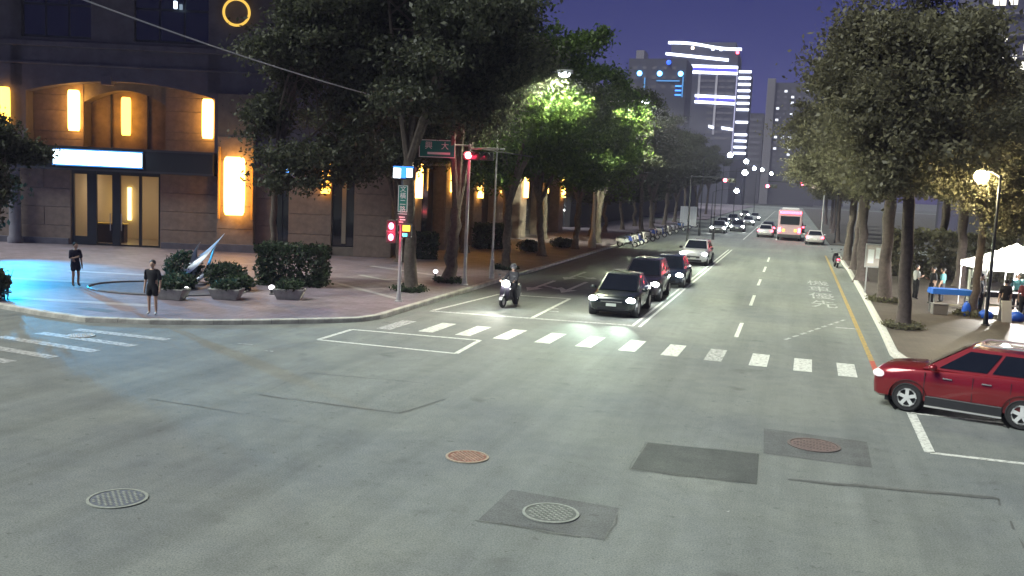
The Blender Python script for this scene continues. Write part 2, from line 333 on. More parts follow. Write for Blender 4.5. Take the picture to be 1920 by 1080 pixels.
manhole('round iron manhole cover with pale ring, nearest the left frame edge', (-9.03, 10.98, .005), .42, mat('cast_iron_blue', (.09, .1, .12), .8, 0, var=.4, scale=12), ironl)
manhole('reddish brown manhole cover alone in the middle of the junction', (-5.11, 15.11, .005), .38, rust, rustl)
t = manhole('round manhole cover set in a dark square asphalt patch, nearest the camera', (-3.05, 12.95, .009), .42, iron, ironl)
manhole('brownish manhole cover in the grey patch beside the dark rectangular patch', (.77, 18.72, .009), .5, mat('rusty_iron_dark', (.12, .08, .075), .8, var=.4, scale=9), mat('rusty_ring_dark', (.11, .085, .08), .8))
manhole('pale round cover lying across a stripe of the left crossing', (-18.85, 21.45, .009), .36, mat('steel_cover', (.45, .5, .52), .4, .5), mat('steel_ring', (.4, .44, .46), .4, .5))

# ------------------------------------------------------------------ corner building
STONE = mat('sandstone', (.2, .155, .13), .85, var=.22, scale=2.5, bump=.3, bscale=25)
STONED = mat('sandstone_backing', (.16, .14, .12), .9, var=.2, scale=2)
DARKST = mat('dark_stone', (.10, .096, .125), .8, var=.25, scale=1.2, bump=.2)
BRONZE = mat('dark_bronze', (.03, .033, .04), .45, .6)
GLASSD = mat('window_glass_dark', (.012, .014, .02), .08, 0, spec=.8)
WARM = glow('lamp_warm', (1, .47, .08), 17); WARM2 = glow('lamp_amber', (1, .44, .05), 9)
bld = thing('corner_building', 'stone corner building with lit shallow arch over a glazed entrance', 'building', (-37.5, 45.4, .14), R(18))
def part(name, m, parent, *boxes, bevel=0, smooth=False):
    q = MB()
    for b in boxes: q.box(*b)
    return q.build(name, m, parent, bevel=bevel, smooth=smooth)
# masonry backing: lower storey with the entrance opening, piers, upper wall
part('wall', STONED, bld, (-13, -2.5, .06, .6, 0, 4.3), (2.6, 6.0, .06, .6, 0, 4.3), (6.0, 8.1, -.40, .6, 0, 9), (8.1, 9.2, .06, .6, 0, 5), (10.0, 12.5, .06, .6, 0, 5), (13.8, 16.0, .06, .9, 0, 5), (12.5, 13.8, .06, .5, 0, .5), (9.2, 10, .06, .5, 0, .45), bevel=0)
def blocks(u0, u1, z0, z1, y, cols, rows, m, parent, th=.06, face=-1):
    zs = rows if isinstance(rows, list) else [z0+(z1-z0)*i/rows for i in range(rows+1)]
    for i, (za, zb) in enumerate(zip(zs, zs[1:])):
        sh = .5*(u1-u0)/cols if (i % 2 and cols > 1) else 0
        us = sorted({u0, u1, *[u0+(u1-u0)*k/cols+sh for k in range(cols) if u0+.2 < u0+(u1-u0)*k/cols+sh < u1-.2]})
        for ua, ub in zip(us, us[1:]):
            q = MB(); q.box(0, ub-ua-.03, -th-rnd.uniform(0, .012), 0, 0, zb-za-.03); o = q.build('stone_block', m, parent, bevel=.012, loc=(ua+.015, y, za+.015))
blocks(-8.6, -2.5, 0, 4.3, .06, 2, 4, STONE, bld); blocks(2.6, 6.0, 0, 4.3, .06, 1, 4, STONE, bld)
blocks(6.0, 8.1, 0, 6.6, -.40, 1, 5, STONE, bld); blocks(10.0, 12.5, .0, 4.7, .06, 1, 4, STONE, bld); blocks(13.8, 16.0, .0, 4.9, .06, 1, 4, STONE, bld); blocks(8.1, 9.2, 0, 4.7, .06, 1, 3, STONE, bld)
for b_ in ((-13, -2.6, -.12, .02, -.14, .35), (2.7, 5.95, -.12, .02, -.14, .35), (5.9, 8.2, -.6, -.41, -.14, .45), (8.25, 9.15, -.12, .0, -.14, .45), (10.05, 12.45, -.12, .0, -.14, .45)): part('plinth', DARKST, bld, b_, bevel=.02)
# canopy band above the entrance
part('canopy', BRONZE, bld, (-5.2, 5.85, -.75, .5, 4.32, 5.62), bevel=.03)
part('canopy_lip', mat('bronze_edge', (.06, .06, .07), .4, .5), bld, (-5.25, 5.9, -.8, -.76, 4.30, 4.42), (-5.25, 5.9, -.8, -.76, 5.52, 5.64))
part('beam', DARKST, bld, (8.1, 16.0, -.25, .6, 5.0, 6.3), bevel=.03)
# arched recess
def arch_pts(u0, u1, zs, zc, n=16):
    return [(u0+(u1-u0)*i/n, zs+(zc-zs)*(1-((2*i/n-1)**2))) for i in range(n+1)]
def arch_wall(name, m, u0, u1, zs, zc, ztop, y0, y1, L, Rr):
    q = MB(); A = arch_pts(u0, u1, zs, zc)
    for (ua, za), (ub, zb) in zip(A, A[1:]):
        q.add([(ua, y0, za), (ub, y0, zb), (ub, y0, ztop), (ua, y0, ztop), (ua, y1, za), (ub, y1, zb)], [(0, 1, 2, 3), (0, 4, 5, 1)])
    if L < u0: q.box(L, u0, y0, y1, 5.62, ztop)
    if Rr > u1: q.box(u1, Rr, y0, y1, 5.62, ztop)
    return q.build(name, m, bld)
arch_wall('arch_wall', DARKST, -5.0, 5.7, 8.7, 9.42, 11.7, 0, .9, -5.85, 6.0)
part('keystone', DARKST, bld, (-.75, -.15, -.08, .5, 9.2, 9.75), bevel=.02)
arch_wall('inner_arch', STONED, -2.1, 2.6, 8.25, 9.0, 9.6, .9, 1.9, -5.0, 5.7)
blocks(-5.0, -2.1, 5.62, 9.5, .9, 1, [5.62, 6.05, 6.5, 7.7, 8.6, 9.55], STONE, bld, .05); blocks(2.6, 5.7, 5.62, 9.5, .9, 1, [5.62, 6.3, 6.75, 7.95, 8.75, 9.55], STONE, bld, .05)
part('alcove_wall', mat('alcove_panel', (.2, .15, .1), .8, var=.3, scale=1.5), bld, (-2.1, 2.6, 1.9, 2.1, 5.62, 9.5), (-5.0, 5.7, .0, 2.0, 5.63, 5.66))
part('alcove_mullion', BRONZE, bld, (-.95, -.85, 1.82, 1.88, 5.66, 8.9), (1.2, 1.3, 1.82, 1.88, 5.66, 8.9))
# upper storeys: dark wall with tall windows, unseen floors above, made to project to shade the facade
part('upper_wall', DARKST, bld, (-13, -5.2, 0, .8, 5.0, 15.5), (-1.3, 1.1, 0, .8, 11.7, 15.5), (5.3, 16, 0, .8, 9.0, 15.5), (-5.85, -5.2, -.0, .8, 9.0, 15.5), (8.1, 16, .0, .8, 6.3, 9.0), (6.0, 8.1, .2, .8, 8.9, 9.1))
part('string_course', DARKST, bld, (-13, 16, -.25, -.003, 11.2, 11.5), (-13, 16, -.15, -.003, 10.2, 10.32), bevel=.03)
part('shading_overhang', DARKST, bld, (-13, 17.5, -5.2, 14, 15.5, 30), bevel=0)
part('core', STONED, bld, (-13, -2.6, 1.0, 12, 0, 15.4), (2.7, 16, 1.0, 12, 0, 5.5), (-2.6, 2.7, 6.5, 12, 0, 5.5), (-2.6, 2.7, 1.0, 12, 4.6, 5.5), (-2.6, 16, 2.2, 12, 5.6, 15.4))
for (a, b) in ((-5.2, -1.3), (1.1, 5.3)):
    wn = part('window', BRONZE, bld, (a, b, .25, .4, 11.7, 15.5))
    for k in range(3):
        wd = (b-a)/3; part('pane', GLASSD, wn, (a+k*wd+.06, a+(k+1)*wd-.06, .2, .248, 11.85, 13.5), (a+k*wd+.06, a+(k+1)*wd-.06, .2, .248, 13.62, 15.4))
lmp = part('window_light', glow('lit_blue_spot', (.6, .8, 1), 6), bld, (3.45, 3.6, -.35, -.2, 13.6, 14.0))
for (a, b, z0) in ((9.2, 10.0, .45), (12.5, 13.8, .5)):
    wn = part('window', BRONZE, bld, (a, b, .4, .5, z0, 5.0)); part('pane', GLASSD, wn, (a+.06, (a+b)/2-.03, .36, .398, z0+.08, 4.9), ((a+b)/2+.03, b-.06, .36, .398, z0+.08, 4.9))
part('curtain', mat('curtain', (.3, .26, .2), .9), bld, (13.05, 13.3, .30, .34, .7, 4.8))
# column at the far left of the arch
q = MB(); q.lathe([(.42, 0), (.42, .3), (.33, .4), (.3, 3), (.27, 4.2), (.4, 4.4), (.4, 4.6)], 20, M=Matrix.Translation((-5.45, -.5, 0))); q.build('column', DARKST, bld, smooth=True)
# wall lamps (lantern boxes with ribs)
def wall_lamp(u, y, z0, z1, wd, m, d=.22):
    q = MB(); h = z1-z0
    q.loft([[Vector((u+sx*wd/2*f, y-d+dy*d, z)) for sx, dy in ((-1, .3), (-.5, 0), (.5, 0), (1, .3), (1, .9), (-1, .9))] for z, f in ((z0, .8), (z0+.06*h, .95), (z0+.3*h, 1), (z1-.1*h, 1), (z1-.03*h, .92), (z1, .75))])
    o = q.build('wall_lamp', m, bld, smooth=True)
    part('lamp_bracket', BRONZE, o, (u-wd*.2, u+wd*.2, y-d*.09, y+.42, z0+h*.35, z0+h*.42))
    return o
wall_lamp(-2.45, .5, 6.55, 8.85, .62, WARM, .35); wall_lamp(5.2, .5, 6.45, 8.7, .6, WARM, .35); wall_lamp(.15, 1.45, 6.45, 8.65, .5, WARM2, .3)
wall_lamp(7.1, -.72, 2.15, 5.45, 1.15, WARM, .38); wall_lamp(-6.1, -.03, 6.6, 8.8, .5, WARM2, .35); wall_lamp(12.15, -.05, 3.6, 6.1, .55, WARM2, .35)
part('lamp_frame', mat('amber_glass', (.5, .3, .08), .5), bld, (6.08, 6.2, -.62, -.48, 1.9, 6.0), (7.98, 8.1, -.62, -.48, 1.9, 6.0), bevel=.02)
q = MB(); ring = [(6.95+.72*math.cos(2*math.pi*k/36), -.3, 13.56+.72*math.sin(2*math.pi*k/36)) for k in range(37)]; q.tube(ring, .075, 8, cap=False); q.build('ring_lamp', glow('ring_amber', (1, .6, .1), 1.1), bld, smooth=True)
part('ring_mount', BRONZE, bld, (6.85, 7.05, -.3, -.005, 12.75, 12.85))
# illuminated name board over the entrance: three raised tubes of white light in a shallow tray
sg = part('sign_board', BRONZE, bld, (-3.15, 1.95, -.9, -.82, 4.52, 5.5), bevel=.02)
part('sign_bloom', glow('sign_bloom_blue', (.03, .3, 1), 1.6), sg, (-3.13, 1.93, -.904, -.9005, 4.54, 4.6), (-3.13, 1.93, -.904, -.9005, 5.42, 5.48))  # glowing strips added to stand in for the bluish bloom round the sign
part('sign_light', glow('sign_white', (.62, .88, 1), 14), sg, *[(-3.05+k*.62, -3.05+k*.62+.6, -.98, -.905, 4.62, 5.4) for k in range(8)], bevel=.02)
part('blue_sign', glow('sign_blue', (.1, .35, 1), 7), bld, (9.7, 10.05, -.4, -.26, 4.7, 5.3), bevel=.06)
# entrance: room, glazing, inner door
part('room', mat('lobby_plaster', (.5, .4, .28), .8), bld, (-2.5, 2.6, 6.3, 6.4, 0, 4.5), (-2.6, -2.5, .6, 6.4, 0, 4.5), (2.6, 2.7, .6, 6.4, 0, 4.5))
part('room_ceiling', mat('lobby_ceiling', (.6, .55, .45), .8), bld, (-2.5, 2.6, .6, 6.3, 4.5, 4.55)); part('room_floor', mat('lobby_floor', (.2, .16, .12), .3), bld, (-2.5, 2.6, .1, 6.3, -.02, .01))
part('inner_door', mat('inner_door_blue', (.03, .035, .06), .5), bld, (.95, 2.15, 6.2, 6.29, 0, 3.2), bevel=.02)
part('inner_door_trim', mat('trim_wood', (.3, .2, .1), .6), bld, (.8, .95, 6.15, 6.29, 0, 3.35), (2.15, 2.3, 6.15, 6.29, 0, 3.35), (.95, 2.15, 6.15, 6.29, 3.2, 3.35))
part('wall_light', glow('lobby_strip', (1, .7, .2), 5), bld, (-1.6, -1.4, 6.1, 6.28, 1.2, 3.3))
part('ceiling_light', glow('lobby_downlight', (1, .78, .5), 16), bld, (-1.2, 1.3, 2.4, 3.4, 4.44, 4.49))
fr = part('door_frame', BRONZE, bld, (-2.5, -2.38, .12, .24, 0, 4.3), (2.48, 2.6, .12, .24, 0, 4.3), (-1.62, -1.08, .1, .26, 0, 4.3), (-.18, .28, .1, .26, 0, 4.3), (1.35, 1.5, .12, .24, 0, 4.3), (-2.5, 2.6, .13, .23, 4.1, 4.32), (-2.5, -1.62, .13, .23, 0, .5), (-1.08, -.18, .13, .23, 0, .12), (.28, 2.5, .13, .23, 0, .1))
GLZ = mat('clear_glass', (.9, .95, 1), .02, trans=1); GLZ.node_tree.nodes['Principled BSDF'].inputs['IOR'].default_value = 1.02
for a, b in ((-2.38, -1.62), (-1.08, -.18), (.28, 1.35), (1.5, 2.48)): part('glass_pane', GLZ, bld, (a, b, .17, .18, .5 if a < -2 else .12, 4.1))
for u in (-.28, .36): part('door_handle', mat('steel_bar', (.5, .5, .5), .3, 1), bld, (u, u+.04, .0, .06, .9, 1.9))
t = thing('reception_desk', 'lobby desk with yellow top behind the entrance glazing', 'desk', (-37.5, 45.4, .15), R(18))
part('desk_front', mat('desk_wood', (.08, .06, .07), .6), t, (-2.2, -.4, 2.4, 3.0, 0, 1.1), bevel=.02); part('desk_top', mat('desk_top_yellow', (.7, .5, .1), .4), t, (-2.25, -.35, 2.3, 3.1, 1.1, 1.18), bevel=.01)
t = thing('desk_lamp', 'small bright lamp standing on the lobby desk', 'lamp', (-37.5, 45.4, 1.33), R(18))
part('lamp_foot', BRONZE, t, (-.95, -.75, 2.5, 2.7, 0, .03)); part('lamp_stem', BRONZE, t, (-.87, -.83, 2.58, 2.62, .03, .35)); part('lamp_shade', glow('desk_glow', (1, .8, .4), 6), t, (-1.1, -.78, 2.5, 2.7, .35, .46), bevel=.03)
# blue floodlight under the eaves, washing the forecourt
t = thing('floodlight', 'blue floodlight on the wall left of the arch, washing the forecourt', 'floodlight', (-44.6, 42.6, 6.2), R(18))
part('housing', BRONZE, t, (-.3, .3, -.35, -.05, -.2, .25), bevel=.02); part('lens', glow('flood_lens', (.15, .65, 1), 5), t, (-.25, .25, -.37, -.352, -.15, .2)); part('bracket', BRONZE, t, (-.05, .05, -.05, .4, -.05, .05))
lamp('beam', 'SPOT', (0, -.6, 0), 9000, (.01, .38, .8), t, (13.2, -16.8, -6), .15, 27, .7)

# street wing along the left pavement: stone piers with lamps
wing = thing('street_wing', 'long stone street wing with lamp-lit piers behind the left trees', 'building', (-22.3, 50.4, .14))
part('back_wall', STONED, wing, (-8, -1.0, .5, 45, 0, 16)); part('fascia', DARKST, wing, (-1.0, -.2, .3, 45, 5.6, 7.2), bevel=.03); part('upper_wall', DARKST, wing, (-1.0, -.05, .3, 45, 7.2, 16))
for k, y in enumerate((2.6, 8.8, 14.6, 20.4, 27, 34, 41)):
    pr = part('pier', STONED, wing, (-1.0, -.06, y, y+2.0, 0, 5.6))
    for j in range(4): part('stone_block', STONE, pr, (-.06, -.0, y+.01, y+1.99, .02+j*1.38, 1.37+j*1.38), bevel=.012); part('stone_block', STONE, pr, (-.95, -.06, y-.05, y-.001, .02+j*1.38, 1.37+j*1.38), bevel=.012)
    wn = part('window', BRONZE, wing, (-.8, -.7, y+2.02, y+5.6, .5, 5.5)); part('pane', GLASSD, wn, (-.698, -.66, y+2.1, y+3.7, .6, 5.4), (-.698, -.66, y+3.8, y+5.5, .6, 5.4))
    q = MB(); q.loft([[Vector((.05+a*.3, y+1+b*.3, z)) for a, b in ((0, -1), (1, -.6), (1, .6), (0, 1))] for z in (3.5+.4*(k % 2), 3.7+.4*(k % 2), 5.4, 5.6)]); q.build('pier_lamp', WARM, wing)
part('lit_panel', glow('violet_panel', (.45, .5, 1), 1.1), wing, (-.64, -.6, 5.0, 5.5, 1.6, 5.2))

# ------------------------------------------------------------------ trees and planting
LEAFL = leaf_mat('leaf_left', (.03, .036, .026), (.08, .088, .052)); LEAFC = leaf_mat('leaf_lit', (.03, .055, .012), (.09, .14, .03)); LEAFR = leaf_mat('leaf_right', (.085, .082, .055), (.17, .16, .095)); LEAFH = leaf_mat('leaf_hedge', (.018, .03, .02), (.05, .075, .04))  # lighting put into leaf colours: left darker as unlit, lit tree greener, right lighter
BARK = mat('bark', (.085, .068, .055), .95, var=.4, scale=6, bump=.8, bscale=30); BARKR = mat('bark_right', (.075, .058, .052), .95, var=.35, scale=6, bump=.8, bscale=30)
RS = np.random.RandomState(11)
def leaf_mesh(name, C, size, m, flat=.0, aspect=.55):
    N = len(C); n = RS.normal(size=(N, 3)); n[:, 2] += flat; n /= np.linalg.norm(n, axis=1)[:, None]
    a = RS.normal(size=(N, 3)); a -= n*(a*n).sum(1)[:, None]; a /= np.linalg.norm(a, axis=1)[:, None]; b = np.cross(n, a)
    s = (size*RS.uniform(.45, 1.6, N))[:, None]*.5
    V = np.empty((N, 4, 3)); V[:, 0] = C-a*s; V[:, 1] = C+b*s*aspect-a*s*.1+n*s*.18; V[:, 2] = C+a*s; V[:, 3] = C-b*s*aspect-a*s*.1+n*s*.18
    me = bpy.data.meshes.new(name); me.vertices.add(4*N); me.vertices.foreach_set('co', V.ravel()); me.loops.add(4*N); me.loops.foreach_set('vertex_index', np.arange(4*N, dtype=np.int32))
    me.polygons.add(N); me.polygons.foreach_set('loop_start', np.arange(0, 4*N, 4, dtype=np.int32)); me.polygons.foreach_set('loop_total', np.full(N, 4, dtype=np.int32)); me.update(calc_edges=True)
    me.materials.append(m); return me
def crown_points(rx, ry, rz, nclump, nleaf, cr_, shell=.55, droop=.25):
    nb = max(10, nclump//11); B = RS.normal(size=(nb, 3)); B /= np.linalg.norm(B, axis=1)[:, None]; B *= (.45+.55*RS.uniform(0, 1, nb)**.7)[:, None]      # boughs
    br = RS.uniform(.24, .46, nb); P = []
    for i in range(nclump):
        b = i % nb; v = RS.normal(size=3); v /= np.linalg.norm(v); P.append(B[b]+v*br[b]*RS.uniform(.35, 1.05)*np.array([1, 1, .62]))
    P = np.array(P)*np.array([rx, ry, rz]); P[:, 2] -= droop*np.hypot(P[:, 0], P[:, 1])**2/max(rx, ry)*.35
    out = []; k = RS.poisson(nleaf*RS.uniform(.35, 1.5, nclump)); cs = cr_*RS.uniform(.35, 1.0, nclump)
    for p, kk, c in zip(P, k, cs): out.append(p+RS.normal(size=(kk, 3))*np.array([c, c, c*.5]))
    return np.vstack(out), P
def make_tree(name, label, loc, h_trunk, crown, nclump, nleaf, leaf, m, bark, r0_=.22, lean=(0, 0), forks=5, cr_=.55, group=None, rz=0, seed=0, shell=.55):
    """trunk and limbs reach into a crown of leaf clumps; crown=(dx,dy,zc,rx,ry,rz)"""
    global RS
    RS = np.random.RandomState(100+seed); rr = random.Random(seed)
    t = thing(name, label, 'tree', loc, rz, group); dx, dy, zc, rx, ry, rz_ = crown
    C_, P = crown_points(rx, ry, rz_, nclump, nleaf, cr_, shell); off = np.array([dx, dy, zc])
    q = MB(); top = Vector((lean[0], lean[1], h_trunk))
    tp = [(0, 0, -.1), (lean[0]*.01, lean[1]*.01, .12), (lean[0]*.03, lean[1]*.03, .35)]; tr = [r0_*1.8, r0_*1.4, r0_*1.1]
    for i in range(1, 8): s = i/8; tp.append((lean[0]*s+rr.uniform(-.07, .07), lean[1]*s+rr.uniform(-.07, .07), .35+(h_trunk-.35)*s)); tr.append(r0_*(1.02-.22*s)*rr.uniform(.92, 1.1))
    q.tube(tp+[top], tr+[r0_*.8], 11)
    idx = sorted(range(len(P)), key=lambda i: rr.random())[:forks*4]
    for f in range(forks):
        e = Vector(P[idx[f]]*.55+off); e.z = max(e.z, h_trunk+1); mid = top.lerp(e, .5)+Vector((rr.uniform(-.3, .3), rr.uniform(-.3, .3), rr.uniform(-.1, .5)))
        q.tube([top-Vector((0, 0, .15)), mid, e], [r0_*.6, r0_*.4, r0_*.22], 7, cap=False)
        for j in range(3):
            e2 = Vector(P[idx[(f+1)*3 % len(idx)+j]]*.9+off) if (f+1)*3+j < len(idx) else e+Vector((rr.uniform(-2, 2), rr.uniform(-2, 2), rr.uniform(0, 2)))
            q.tube([e.lerp(mid, .2*j), (e+e2)/2+Vector((0, 0, .2)), e2], [r0_*.2, r0_*.13, r0_*.05], 5, cap=False)
    q.build('trunk', bark, t, smooth=True)
    me = leaf_mesh('crown', C_+off, leaf, m); obj('crown', me, t); return t
GL, GR = 'trees along the left pavement', 'trees along the right pavement'
def sized(pref, t, label, loc, rz, sc): return dup(t, label, loc, rz, sc)
tA = make_tree('street_tree', 'dark street tree right behind the pole with the red pedestrian signal', (-14.95, 36.0, .12), 5.4, (.1, 0, 10.9, 4.0, 4.2, 4.0), 330, 260, .18, LEAFL, BARK, .26, (-.35, .1), 6, .6, GL, 0, 1)
tB = make_tree('street_tree', 'forked dark street tree behind the grey signal post', (-14.9, 40.4, .12), 3.4, (-.2, .5, 10.4, 4.2, 4.2, 3.9), 330, 250, .18, LEAFL, BARK, .3, (.15, .2), 6, .6, GL, 0, 2)
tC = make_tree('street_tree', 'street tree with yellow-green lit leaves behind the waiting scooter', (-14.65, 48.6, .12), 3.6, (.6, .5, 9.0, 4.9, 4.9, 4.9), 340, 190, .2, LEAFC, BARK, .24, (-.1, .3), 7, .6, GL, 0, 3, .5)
make_tree('street_tree', 'slim dark tree rising behind the clipped hedge at the plaza', (-21.3, 35.6, .12), 4.8, (1.6, .7, 8.7, 2.6, 2.8, 4.8), 240, 220, .175, LEAFL, BARK, .15, (.1, .1), 6, .55, GL, 0, 21)
dup(tB, 'leaning tree in front of the pale stone pier at the building corner', (-20.8, 48.6, .12), R(150), (1, 1, .8))
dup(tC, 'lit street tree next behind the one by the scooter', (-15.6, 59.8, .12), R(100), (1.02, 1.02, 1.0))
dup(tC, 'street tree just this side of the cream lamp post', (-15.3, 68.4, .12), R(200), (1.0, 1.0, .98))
dup(tB, 'dark tree beyond the cream lamp post, this side of the far crossing', (-15.6, 78, .12), R(250), (1, 1, .98))
tE = make_tree('street_tree', 'small tree at the left edge whose leaves hang over the wall lamp', (-28.6, 27.9, .12), 2.2, (0, .3, 4.7, 1.45, 1.5, 2.5), 140, 110, .18, LEAFL, BARK, .1, (.1, .1), 5, .4, GL, 0, 22)
dup(tA, 'tree on the inner side of the left pavement by the dark hedge', (-20.4, 58, .12), R(20), (1, 1, 1))
dup(tB, 'tree deep behind the left row, against the street wing', (-20.6, 68, .12), R(80), (1, 1, 1))
dup(tA, 'tree at the back of the left pavement before the far crossing', (-20.5, 79, .12), R(310), (1, 1, 1))
for k, (x, y, r_, s) in enumerate([(-15.8, 104, 40, .95), (-16.2, 115, 130, .92), (-16.4, 128, 220, .95), (-16.8, 143, 300, .9), (-17, 160, 10, .95), (-17, 180, 80, .95), (-17.5, 205, 160, .95)]):
    dup(tB if k % 2 else tA, ['nearest', 'second', 'third', 'fourth', 'fifth', 'sixth', 'farthest'][k]+' dark tree of the left row beyond the far crossing', (x, y, .1), R(r_), (s, s, s))
for k, (x, y) in enumerate([(-18.2, 88), (-18.6, 97), (-18.3, 106), (-18.8, 118), (-18.5, 132), (-18.8, 148)]): dup(tE, ['nearest', 'second', 'third', 'fourth', 'fifth', 'last'][k]+' low dark tree at the back of the far left pavement', (x, y, .12), R(k*70), (2.1, 2.1, 1.5))
tR = make_tree('street_tree', 'nearest big tree of the right row, bare trunk beside the kerb', (4.3, 37.0, .12), 5.2, (-.6, .3, 9.7, 2.7, 3.6, 4.7), 330, 260, .17, LEAFR, BARKR, .24, (-.25, .1), 6, .6, GR, 0, 6)
tR2 = make_tree('street_tree', 'second tree of the right row, behind the notice board', (4.45, 46.2, .12), 5.0, (-.1, 0, 8.7, 3.2, 4.2, 4.1), 330, 260, .17, LEAFR, BARKR, .3, (-.1, .2), 6, .6, GR, 0, 7)
for k, (x, y, r_, s, lb) in enumerate([(7.65, 42.9, 120, .72, 'tree standing beside the blue-topped market table'), (4.2, 57.4, 60, 1.0, 'third tree of the right row, beyond the notice board'), (4.3, 66, 200, .98, 'fourth tree of the right row, behind the parked motorcycle'), (4.4, 75.5, 280, .96, 'last tree of the right row this side of the far crossing'),
    (12.5, 50, 30, .78, 'park tree behind the white market tent'), (9.5, 58, 100, .95, 'park tree behind the warm street lamp'), (16, 60, 160, .85, 'park tree deep behind the market at the right frame edge'), (10, 70, 220, 1.0, 'park tree in the middle of the dark right side'), (17, 74, 310, 1.1, 'park tree far back on the right')]):
    dup((tR, tR2)[k % 2], lb, (x, y, .12), R(r_), (s, s, s))
for k, (x, y, r_) in enumerate([(5, 106, 10), (5.4, 118, 110), (5.6, 132, 200), (6, 150, 290), (6, 172, 50)]):
    dup((tR2, tR)[k % 2], ['nearest', 'second', 'third', 'fourth', 'farthest'][k]+' tree of the right row beyond the far crossing', (x, y, .1), R(r_), (.92, .92, .92))
def bush(name, label, loc, pts, leaf, m=LEAFH, cat='hedge', rz=0, group=None, twig=True):
    t = thing(name, label, cat, loc, rz, group); me = leaf_mesh('foliage', pts, leaf, m, .3); stuff(obj('foliage', me, t))
    q = MB(); lo = pts.min(0); hi = pts.max(0); rr = random.Random(len(pts))
    for k in range(10):
        x, y = rr.uniform(lo[0]*.7, hi[0]*.7), rr.uniform(lo[1]*.7, hi[1]*.7); q.tube([(x, y, -.02), (x+rr.uniform(-.1, .1), y, hi[2]*.45), (x+rr.uniform(-.2, .2), y+rr.uniform(-.2, .2), hi[2]*.85)], [.025, .018, .008], 5)
    stuff(q.build('stems', BARK, t)); return t
def box_pts(L_, W_, H_, n, fuzz=.07):
    P = RS.uniform(-1, 1, (n, 3)); ax = RS.randint(0, 3, n); face = RS.uniform(0, 1, n) < .75
    for i in range(3):
        s = face & (ax == i); P[s, i] = np.sign(P[s, i])*RS.uniform(.85, 1.0, s.sum())
    P = P*np.array([L_/2, W_/2, H_/2])+np.array([0, 0, H_/2]); return P+RS.normal(size=P.shape)*fuzz
def ball_pts(r, h, n):
    P = RS.normal(size=(n, 3)); P /= np.linalg.norm(P, axis=1)[:, None]; P *= RS.uniform(.6, 1.05, n)[:, None]; P[:, 2] = P[:, 2]*.5+.5; return P*np.array([r, r, h])+RS.normal(size=P.shape)*.05
bush('hedge', 'dark clipped box hedge right of the metal sculpture', (-19.9, 35.0, .14), box_pts(2.7, 1.6, 1.65, 5200), .16, rz=R(14))
bush('hedge', 'dark clipped hedge at the foot of the lit wall behind the scooter', (-20.3, 63.3, .14), box_pts(2.2, 1.4, 1.7, 3000), .2, rz=R(40))
for k, (x, y, L_, lb) in enumerate([(9.5, 63, 7, 'left part of the tall dark hedge behind the park trees'), (17.5, 62, 8, 'middle part of the tall dark hedge behind the market'), (26, 61, 8, 'right part of the tall dark hedge at the frame edge')]): bush('hedge', lb, (x, y, .14), box_pts(L_, 1.2, 2.8, 6000, .12), .3, LEAFR, rz=R(-3), group='park hedges')
bush('hedge', 'dark hedge between the two tree trunks beside the violet panel', (-20.6, 51.6, .14), box_pts(1.3, 1.2, 1.5, 2200), .18, rz=R(20))
for k, (x, y, r, h, lb) in enumerate([(-25.6, 24.9, .6, 1.1, 'rounded dark shrub cut by the left frame edge'), (-23.6, 32.6, .75, 1.3, 'shrub to the left of the sculpture foot'), (-21.6, 32.6, .8, 1.0, 'shrub in front of the sculpture tip'), (-22.6, 30.9, .7, .6, 'low shrub in front of the sculpture'), (-20.6, 31.9, .6, .6, 'low shrub between sculpture and hedge'), (-17.2, 62.6, .9, .8, 'low shrub by the far left tree'), (-16.5, 69.5, 1.0, .7, 'low bushes at the foot of the cream post')]):
    bush('shrub', lb, (x, y, .14), ball_pts(r, h, 1500), .15, cat='shrub', group='shrubs on the plaza')
for k, (x, y) in enumerate([(-15, 36), (-14.9, 40.4), (-14.7, 48.6), (4.3, 37), (7.65, 42.9), (4.45, 46.2)]):
    P = ball_pts(.75, .2, 900); me = leaf_mesh('ground_cover', P, .12, LEAFH if x < 0 else LEAFR, .2); o = stuff(obj('ground_cover', me, loc=(x, y, .14)))
    tag(o, ['tuft of ground cover round the trunk by the red pedestrian signal', 'tuft of ground cover under the forked tree', 'tuft of ground cover behind the scooter', 'grass tuft at the foot of the nearest right tree', 'grass tuft beside the blue market table', 'grass tuft behind the notice board'][k], 'ground cover')
# oval planting bed
q = MB(); e = [(2.9*math.cos(a*math.pi/16), 2.1*math.sin(a*math.pi/16)) for a in range(32)]; q.prism(e, 0, .02); bed = struct(q.build('planting_bed', mat('bed_slate', (.06, .06, .085), .6, var=.5, scale=3), loc=(-22.9, 30.8, .14), rz=R(20)))
q = MB(); e2 = [(2.98*math.cos(a*math.pi/16), 2.18*math.sin(a*math.pi/16), .02) for a in range(33)]; q.tube(e2, .05, 6); q.build('bed_edge', mat('bed_edge', (.1, .1, .11), .6), bed)
for k, (x, y, rz) in enumerate([(-21.0, 28.35, 10), (-19.5, 29.5, 16), (-17.7, 30.85, 20)]):
    t = thing('planter', ['pale trapezoid planter right behind the standing person in shorts', 'pale trapezoid planter in front of the sculpture bed', 'pale trapezoid planter in front of the clipped hedge'][k], 'planter', (x, y, .14), R(rz), 'stone planters')
    q = MB(); q.loft([[Vector((sx*a, sy*b, z)) for sx, sy in ((-1, -1), (1, -1), (1, 1), (-1, 1))] for a, b, z in ((.42, .26, 0), (.58, .36, .36), (.58, .36, .4), (.52, .3, .4), (.5, .28, .33))]); q.build('bowl', mat('planter_stone', (.3, .3, .28), .8, var=.25, scale=4), t, bevel=.015)
    P = ball_pts(.5, .4, 500)+np.array([0, 0, .32]); stuff(obj('plant', leaf_mesh('plant', P, .13, LEAFH, .3), t))
